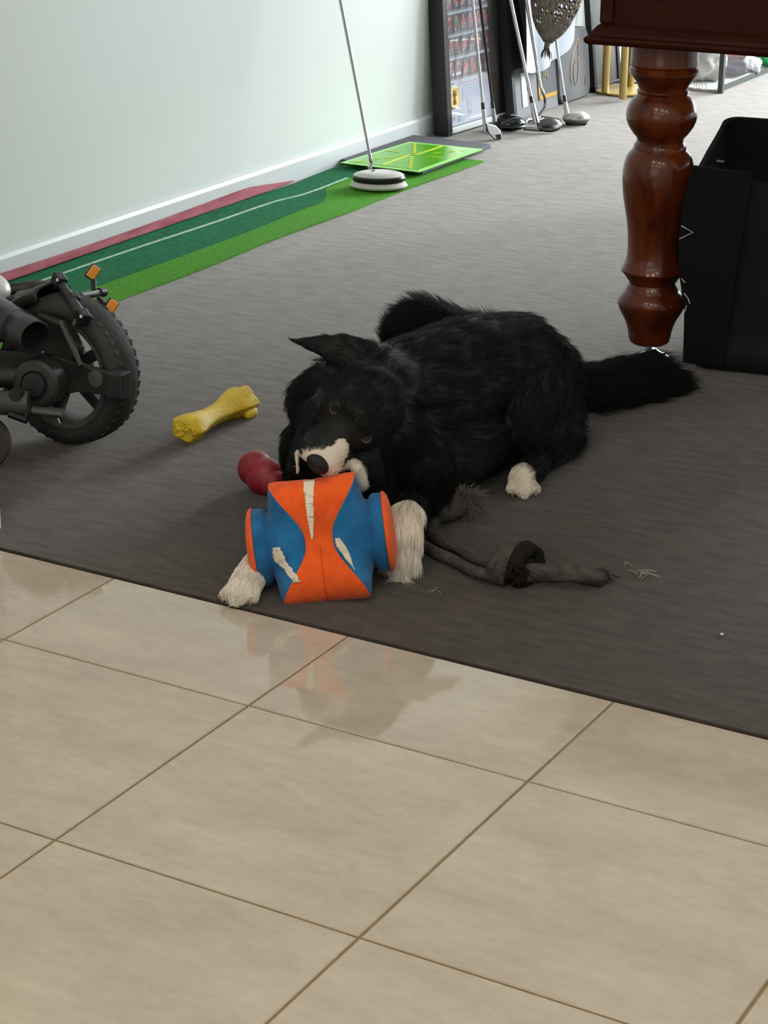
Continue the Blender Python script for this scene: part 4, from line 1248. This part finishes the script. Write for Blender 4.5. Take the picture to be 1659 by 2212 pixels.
for i in range(18):
    t = i/17; ph = math.radians(-2 - 37*t)
    a_ = -.070 + (.000 + .006*t if t < .55 else .0033 + (t-.55)*.055)
    w_ = .006 + .004*math.sin(math.pi*t) + rw.uniform(-.0018, .0018)
    rows.append((ph, a_-w_, a_+w_))
patch('frayed_worn_mark', rows, M_worn, .0036)
MB().tube([tpos(.0005, math.radians(-8-4*k), body_r(0, math.radians(-8-4*k))+.0012) for k in range(18)], .0007, 5).build('seam', mat('dark_orange_seam', '#b8431c', .9), toy)

# ================================================================ DOG
M_dog = attr_mat('dog_skin', .6, spec=.25, bump=.3, bscale=300)
dog = thing('dog', 'black and white border collie lying on the carpet, biting the orange and blue toy', 'dog', (.24, .55, 0))
BLACK, WHITE = 0, 1
E0_ = at(762, 911, 3.455)
hf = (AX*-.054 + UP*-.067 - FW*.045).normalized()
hs = (AX*.052 + UP*-.047 + FW*.0077); hs = (hs - hf*hs.dot(hf)).normalized()
hu = hf.cross(hs).normalized()
if hu.dot(-FW) < 0: hu = -hu
HO = E0_ - hu*.018
def hd_(s, f, u): return HO + hs*s + hf*f + hu*u
bones = []          # (p0, r0, p1, r1, fur length, lift, white?, droop)
hulls = []
def bone(p0, r0, p1, r1, fl, lift, col=BLACK, droop=.3, shape=True, region=''):
    bones.append((V(p0), r0, V(p1), r1, fl, lift, col, droop, region))
    if shape: hulls.append([(V(p0), r0), (V(p1), r1)])
# trunk, head end first (hair runs from p0 to p1)
bone((.185, .28, .150), .100, (.20, .42, .160), .124, .040, .30, droop=.5, region='trunk')
bone((.20, .42, .160), .124, (.232, .60, .166), .124, .036, .22, droop=.45, region='trunk')
bone((.232, .60, .166), .124, (.252, .785, .146), .116, .036, .25, droop=.45, region='trunk')
bone((.252, .785, .146), .116, (.268, .865, .118), .090, .040, .35, droop=.4, region='trunk')
bone((.285, .42, .085), .074, (.300, .57, .080), .068, .030, .25, droop=.6, region='trunk')
# neck and ruff
bone(at(805, 850, 3.60), .066, (.19, .36, .195), .098, .045, .35, droop=.3, region='neck')
bone(at(705, 905, 3.60), .050, at(690, 985, 3.66), .062, .030, .50, droop=.25, region='ruff')
bone(at(690, 985, 3.66), .060, at(692, 1050, 3.68), .062, .032, .45, droop=.35, region='ruff')
bone(at(722, 830, 3.60), .046, at(690, 870, 3.64), .056, .028, .5, droop=.2, region='ruff')
bone(at(850, 925, 3.57), .050, at(895, 985, 3.63), .062, .032, .35, droop=.4, region='ruff')
bone(at(895, 985, 3.62), .060, at(905, 1030, 3.67), .064, .034, .35, droop=.5, region='ruff')
bone(at(770, 980, 3.58), .060, at(770, 1080, 3.64), .085, .034, .40, droop=.5, region='ruff')
# head
hulls += [[(hd_(0, -.025, -.012), .050), (hd_(0, -.085, -.035), .056)],
          [(hd_(-.018, -.02, -.008), .040), (hd_(.018, -.02, -.008), .040), (hd_(-.02, -.07, -.02), .045), (hd_(.02, -.07, -.02), .045)],
          [(hd_(-.027, .000, -.004), .019), (hd_(-.018, -.03, -.002), .030)], [(hd_(.027, .000, -.004), .019), (hd_(.018, -.03, -.002), .030)],
          [(hd_(-.040, -.045, -.045), .036), (hd_(-.022, .020, -.045), .022)], [(hd_(.040, -.045, -.045), .036), (hd_(.022, .020, -.045), .022)],
          [(hd_(0, .000, -.018), .032), (hd_(-.011, .074, -.012), .020), (hd_(.011, .074, -.012), .020)],
          [(hd_(-.019, .070, -.024), .019), (hd_(-.026, .030, -.036), .021)], [(hd_(.019, .070, -.024), .019), (hd_(.026, .030, -.036), .021)],
          [(hd_(.048, -.01, -.050), .030), (at(800, 1015, 3.525), .022), (at(800, 1050, 3.55), .022)], [(hd_(-.048, -.01, -.050), .028), (at(640, 1010, 3.53), .018)],
          [(hd_(0, .0, -.060), .026), (hd_(0, .045, -.070), .016)]]
bone(hd_(0, -.015, -.012), .045, hd_(0, -.09, -.035), .054, .017, .26, shape=False, droop=.1, region='head')
bone(hd_(0, .085, -.016), .018, hd_(0, .0, -.02), .030, .007, .22, shape=False, droop=.05, region='muzzle')
for sg in (-1, 1):
    bone(hd_(.022*sg, .020, -.045), .022, hd_(.045*sg, -.06, -.045), .036, .022, .3, shape=False, droop=.3, region='head')
# lower lip and jaw corners, white
bone(at(767, 1010, 3.494), .0105, at(781, 1044, 3.515), .0095, .012, .25, WHITE, .2, region='lip')
bone(at(640, 975, 3.50), .004, at(643, 1016, 3.50), .0045, .006, .2, WHITE, .2, region='lip')
bone(hd_(.050, -.01, -.050), .030, at(806, 1030, 3.535), .024, .016, .3, shape=False, droop=.3, region='head')
bone(hd_(-.048, -.01, -.050), .028, at(636, 1010, 3.53), .0195, .014, .3, shape=False, droop=.3, region='head')
# ears
hulls.append([(at(628, 734, 3.52), .0035), (at(740, 727, 3.57), .006), (at(700, 765, 3.555), .007), (at(670, 754, 3.54), .004)])
hulls.append([(at(750, 735, 3.57), .011), (at(712, 770, 3.56), .012), (at(785, 790, 3.585), .030), (at(800, 760, 3.59), .020)])
hulls.append([(at(1000, 862, 3.60), .0035), (at(920, 820, 3.59), .006), (at(930, 872, 3.58), .007), (at(890, 855, 3.575), .016)])
bone(at(775, 765, 3.575), .024, at(628, 733, 3.52), .004, .014, .22, shape=False, droop=.1, region='ear')
bone(at(885, 850, 3.57), .022, at(998, 862, 3.60), .004, .020, .25, shape=False, droop=.3, region='ear')
# left foreleg (picture right): elbow on the carpet, wrist bent beside the toy
bone((.260, .31, .14), .066, (.300, .365, .068), .047, .026, .3, droop=.7, region='leg')
bone((.300, .365, .068), .045, at(886, 1108, 3.585), .027, .026, .3, droop=.5, region='leg')
LW, LP, LT = at(880, 1112, 3.565), at(872, 1160, 3.545), at(866, 1212, 3.535)
bone(LW, .026, LP, .028, .030, .35, WHITE, 1.0, region='paw')
bone(LP, .027, LT, .020, .034, .45, WHITE, 1.3, region='paw')
# right foreleg: reaches out under the toy to the tiles
RW, RP, RT = onz(560, 1212, .040), onz(533, 1257, .026), onz(514, 1290, .015)
bone((.135, .25, .13), .062, (.130, .24, .060), .046, .028, .3, droop=.7, region='leg')
bone((.130, .24, .060), .044, RW + V((-.02, .06, .01)), .028, .022, .25, droop=.4, region='leg')
bone(RW + V((-.02, .06, .01)), .027, RW, .025, .016, .25, droop=.3, region='leg')
bone(RW, .025, RP, .027, .016, .32, WHITE, .3, region='paw')
bone(RP, .025, RT, .017, .013, .32, WHITE, .2, region='paw')
# left hind leg folded against the flank
bone((.297, .80, .145), .085, (.365, .63, .120), .062, .040, .3, droop=.7, region='thigh')
hulls.append([((.300, .80, .145), .083), ((.365, .63, .110), .060), ((.372, .74, .060), .055), ((.378, .665, .050), .048)])
bone((.375, .62, .10), .052, (.385, .745, .050), .044, .034, .3, droop=.6, region='thigh')
HW, HP, HT = V((.385, .655, .035)), onz(1127, 1036, .030), onz(1131, 1060, .016)
bone((.385, .745, .048), .044, HW, .030, .032, .35, droop=.3, region='leg')
bone(HW, .028, HP + V((-.003, .022, .004)), .026, .030, .35, droop=.3, region='leg')
bone(HP + V((-.003, .012, .004)), .0255, HP, .0255, .011, .28, WHITE, .3, region='paw')
bone(HP, .025, HT, .016, .010, .28, WHITE, .2, region='paw')
# right thigh, raised on the far side
bone((.110, .87, .130), .080, (.055, .775, .186), .072, .042, .75, droop=-.2, region='thigh')
hulls.append([((.20, .82, .12), .10), ((.110, .87, .125), .078)])
bone((.055, .775, .183), .064, (.045, .82, .06), .055, .035, .4, droop=.5, region='thigh')
# tail along the carpet
bone((.285, .90, .09), .046, (.325, 1.02, .062), .040, .050, .55, droop=.1, region='tail')
bone((.325, 1.02, .062), .040, (.385, 1.16, .052), .038, .062, .65, droop=.05, region='tail')
bone((.385, 1.16, .052), .036, (.420, 1.255, .022), .014, .055, .5, droop=.15, region='tailtip')

body = MB()
for h in hulls: body.hull(h, 2)
toes = []
def toe_set(base, tip, side_v, r, spread):
    for k in (-1.5, -.5, .5, 1.5):
        s_ = side_v*k*spread
        fwd_ = (tip-base)
        e = tip + s_*1.15 - fwd_.normalized()*abs(k)*.005
        body.hull([(base + s_*.7, r*1.05), (e, r)], 2)
        toes.append((e, fwd_.normalized(), r))
fl = V((RT-RP)); sv = V((-fl.y, fl.x, 0)).normalized()
toe_set(RP, RT, sv, .0095, .0135)
fl = V((HT-HP)); sv = V((-fl.y, fl.x, 0)).normalized()
toe_set(HP, HT, sv, .0095, .0130)
fl = V((LT-LP)); sv = hs*0 + V((AX.x, AX.y, 0)).normalized()
toe_set(LP, LT, sv, .0095, .011)
tmp = mesh('dog_tmp', body.v, body.f, None)
rm = tmp.modifiers.new('remesh', 'REMESH'); rm.mode = 'VOXEL'; rm.voxel_size = .0042; rm.use_smooth_shade = True
sm_ = tmp.modifiers.new('smooth', 'SMOOTH'); sm_.factor = .5; sm_.iterations = 9
dg = bpy.context.evaluated_depsgraph_get()
me = bpy.data.meshes.new_from_object(tmp.evaluated_get(dg))
bpy.data.objects.remove(tmp)
me.name = 'dog_body'; me.shade_smooth()
nvt = len(me.vertices)
co_ = np.empty(nvt*3, 'f'); me.vertices.foreach_get('co', co_); co_ = co_.reshape(-1, 3)
co_[:, 2] = np.maximum(co_[:, 2], .003)
me.vertices.foreach_set('co', co_.ravel()); me.update()

arr = lambda v: np.array(tuple(v), 'f')
hO, hS, hF, hU = arr(HO), arr(hs), arr(hf), arr(hu)
def nearest(P):
    best = np.full(len(P), 1e9, 'f'); idx = np.zeros(len(P), int)
    for i, b_ in enumerate(bones):
        p0, p1 = arr(b_[0]), arr(b_[2]); d = p1-p0; L2 = max(float(d@d), 1e-8)
        t = np.clip((P-p0)@d/L2, 0, 1)
        q_ = p0 + t[:, None]*d
        dist = np.linalg.norm(P-q_, axis=1) - (b_[1] + (b_[3]-b_[1])*t)
        m_ = dist < best
        best[m_] = dist[m_]; idx[m_] = i
    return idx
def head_white(P):
    r_ = P - hO
    s_, f_, u_ = r_@hS, r_@hF, r_@hU
    bnd = np.interp(s_, [-.030, -.022, -.008, -.002, .003, .010, .020, .028, .036, .05], [.090, .083, .070, .058, .034, .028, .030, .038, .052, .07])
    return (f_ > bnd) & (u_ > -.055) & (np.abs(s_) < .05)
def colour_white(P, idx, jit=None):
    wht = np.array([b_[6] == WHITE for b_ in bones])[idx]
    reg = np.array([b_[8] for b_ in bones])[idx]
    hm_ = np.isin(reg, ['muzzle', 'head'])
    Q = P if jit is None else P + jit
    wht = wht | (hm_ & head_white(Q))
    # white slip inside the left hind leg
    return wht
idx = nearest(co_)
wv = colour_white(co_, idx)
cv = np.where(wv[:, None], np.array([[.62, .54, .44]]), np.array([[.0055, .005, .0048]]))
ca = me.color_attributes.new('col', 'FLOAT_COLOR', 'POINT')
ca.data.foreach_set('color', np.concatenate([cv, np.ones((nvt, 1))], 1).astype('f').ravel())
me.materials.append(M_dog)
dbody = link(bpy.data.objects.new('body', me)); adopt(dbody, dog)

# eyes
EYES = [hd_(-.0345, .003, .0125), hd_(.0345, .003, .0125)]
M_eye = attr_mat('eye', .06, spec=.12)
gaze = (-FW + UP*.42).normalized()
for k, c in enumerate(EYES):
    b = MB(); b.ell(c, (.0084,)*3, None, 40, 30)
    o = b.build('eye', M_eye, dog, smooth=True, angle=None)
    cols = []
    for v in o.data.vertices:
        d_ = (v.co - c).normalized().dot(gaze)
        col = (.004, .003, .003) if d_ > .86 else (.016, .009, .006) if d_ > .52 else (.13, .10, .095)
        cols.append((*col, 1))
    a = o.data.color_attributes.new('col', 'FLOAT_COLOR', 'POINT'); a.data.foreach_set('color', np.array(cols, 'f').ravel())
# nose
NC = hd_(.0025, .0875, -.006)
b = MB(); Rn = Matrix((hs, hf, hu)).transposed()
b.ell(NC, (.0205, .0130, .0175), Rn, 44, 30)
for i, v in enumerate(b.v):
    l = Rn.transposed() @ (v - NC)
    for sg in (-1, 1):
        d2 = ((l.x - sg*.0085)/.0042)**2 + ((l.z + .001)/.0038)**2
        if l.y > 0: l.y -= .006*math.exp(-d2)
    l.y -= .0012*math.exp(-(l.x/.0014)**2) if l.z < .004 and l.y > 0 else 0
    b.v[i] = NC + Rn @ l
b.build('nose', mat('nose_leather', (.007, .0055, .0058), .42, spec=.3, bump=.4, bscale=900), dog, smooth=True, angle=None)
M_claw = mat('claw', '#8c7a62', .4)
for e, d_, r_ in toes:
    dd = (d_ + V((0, 0, -.25))).normalized()
    b = MB(); b.tube([e + d_*r_*.6 + V((0, 0, .002)), e + d_*(r_*1.3) + V((0, 0, .001)), e + d_*(r_*2.0) + V((0, 0, -.006))], [.0028, .0022, .0006], 8)
    for i, v in enumerate(b.v): b.v[i].z = max(v.z, .004)
    b.build('claw', M_claw, dog, smooth=True, angle=None)

# ---- coat: hair strands rooted on the body surface
def grow(N, name, seed, keep=None):
    r_ = np.random.default_rng(seed)
    me.calc_loop_triangles()
    nt3 = len(me.loop_triangles)
    tri = np.empty(nt3*3, 'i'); me.loop_triangles.foreach_get('vertices', tri); tri = tri.reshape(-1, 3)
    nn_ = np.empty(nvt*3, 'f'); me.vertices.foreach_get('normal', nn_); nn_ = nn_.reshape(-1, 3)
    a, b_, c = co_[tri[:, 0]], co_[tri[:, 1]], co_[tri[:, 2]]
    ar = np.linalg.norm(np.cross(b_-a, c-a), axis=1)*.5
    # denser on the face and paws, where hair is short
    reg = np.array([x[8] for x in bones])[idx[tri[:, 0]]]
    wgt = np.ones(nt3); wgt[np.isin(reg, ['muzzle', 'lip'])] = 7; wgt[reg == 'head'] = 3.0; wgt[reg == 'paw'] = 4.5; wgt[reg == 'ear'] = 2.5
    wgt[np.isin(reg, ['tail', 'tailtip'])] = 2.0
    pr2 = ar*wgt; pr2 /= pr2.sum()
    pick = r_.choice(nt3, N, p=pr2)
    u = r_.random(N); v = r_.random(N); fl_ = u+v > 1; u[fl_] = 1-u[fl_]; v[fl_] = 1-v[fl_]
    P = a[pick] + (b_[pick]-a[pick])*u[:, None] + (c[pick]-a[pick])*v[:, None]
    n_ = nn_[tri[pick]].mean(1); n_ /= np.linalg.norm(n_, axis=1, keepdims=True)+1e-9
    ok = (P[:, 2] > .006)
    for e in EYES: ok &= np.linalg.norm(P-arr(e), axis=1) > .0098
    nq = (P-arr(NC)); nl = np.stack([nq@hS/.0205, nq@hF/.0130, nq@hU/.0175], 1)
    ok &= np.linalg.norm(nl, axis=1) > 1.08
    P, n_ = P[ok], n_[ok]; M = len(P)
    ix = nearest(P)
    B = [(arr(x[2])-arr(x[0])) for x in bones]
    B = np.array([x/np.linalg.norm(x) for x in B])
    flow = B[ix]
    # clumping: hairs of one lock share a noise direction
    def locks(scale, seed2):
        key = np.floor(P/scale).astype(int); h = (key[:, 0]*73856093 ^ key[:, 1]*19349663 ^ key[:, 2]*83492791 ^ seed2) & 0x7fffffff
        return np.stack([((h*(k*2654435761+12345)) % 100003)/100003 for k in (1, 3, 5)], 1)*2-1
    lk = locks(.014, 17)
    fl2 = np.array([x[4] for x in bones])[ix]; lf = np.array([x[5] for x in bones])[ix]; dr = np.array([x[7] for x in bones])[ix]
    flow = flow - n_*np.sum(flow*n_, 1, keepdims=True)
    flow = flow/(np.linalg.norm(flow, axis=1, keepdims=True)+1e-6)
    shortf = (fl2 < .018)
    lkw = np.where(shortf, .06, .20)[:, None]
    d0 = flow + n_*lf[:, None] + lk*lkw + r_.normal(0, .07, (M, 3))
    d0 /= np.linalg.norm(d0, axis=1, keepdims=True)
    ln = fl2*(.65+.6*r_.random(M))*(1+.25*lk[:, 0])
    K = 5
    pts = np.empty((M, K, 3), 'f'); p = P - n_*.001; pts[:, 0] = p
    d = d0.copy()
    for k in range(1, K):
        d = d + flow*.22 - n_*(.12*lf[:, None]*k*.5)
        d[:, 2] -= dr*.16*k*.5
        d /= np.linalg.norm(d, axis=1, keepdims=True)
        p = p + d*(ln/(K-1))[:, None]
        p[:, 2] = np.maximum(p[:, 2], .004 + .002*r_.random(M))
        pts[:, k] = p
    wt = colour_white(P, ix, r_.normal(0, .0022, (M, 3)))
    tone = r_.random(M)
    blackc = np.stack([.0036+.006*tone**3, .0034+.0054*tone**3, .0033+.0050*tone**3], 1)
    whitec = np.stack([.80+.12*tone, .72+.13*tone, .60+.15*tone], 1)
    # a few grey-brown hairs in the white feet
    reg2 = np.array([x[8] for x in bones])[ix]
    dk = (reg2 == 'paw') & (r_.random(M) < .10); whitec[dk] *= .45
    col = np.where(wt[:, None], whitec, blackc)
    tipm = (reg2 == 'tailtip') & (P[:, 1] > 1.235) & (r_.random(M) < .35)
    col[tipm] = (.30, .27, .23)
    cu = bpy.data.hair_curves.new(name)
    cu.add_curves([K]*M)
    cu.points.foreach_set('position', pts.ravel())
    rad = np.where(np.isin(reg2, ['muzzle', 'lip', 'head', 'ear']), .00019, .00026)
    prof_ = np.array([1, .95, .8, .55, .12])
    ra_ = cu.attributes.get('radius') or cu.attributes.new('radius', 'FLOAT', 'POINT')
    ra_.data.foreach_set('value', (rad[:, None]*prof_[None]).astype('f').ravel())
    ca_ = cu.attributes.new('col', 'FLOAT_COLOR', 'CURVE')
    ca_.data.foreach_set('color', np.concatenate([col, np.ones((M, 1))], 1).astype('f').ravel())
    cu.materials.append(M_fur)
    o = link(bpy.data.objects.new(name, cu)); adopt(o, dog); o['kind'] = 'stuff'
    return o
M_fur = attr_mat('dog_hair', .45, spec=.18)
grow(170000, 'coat', 21)
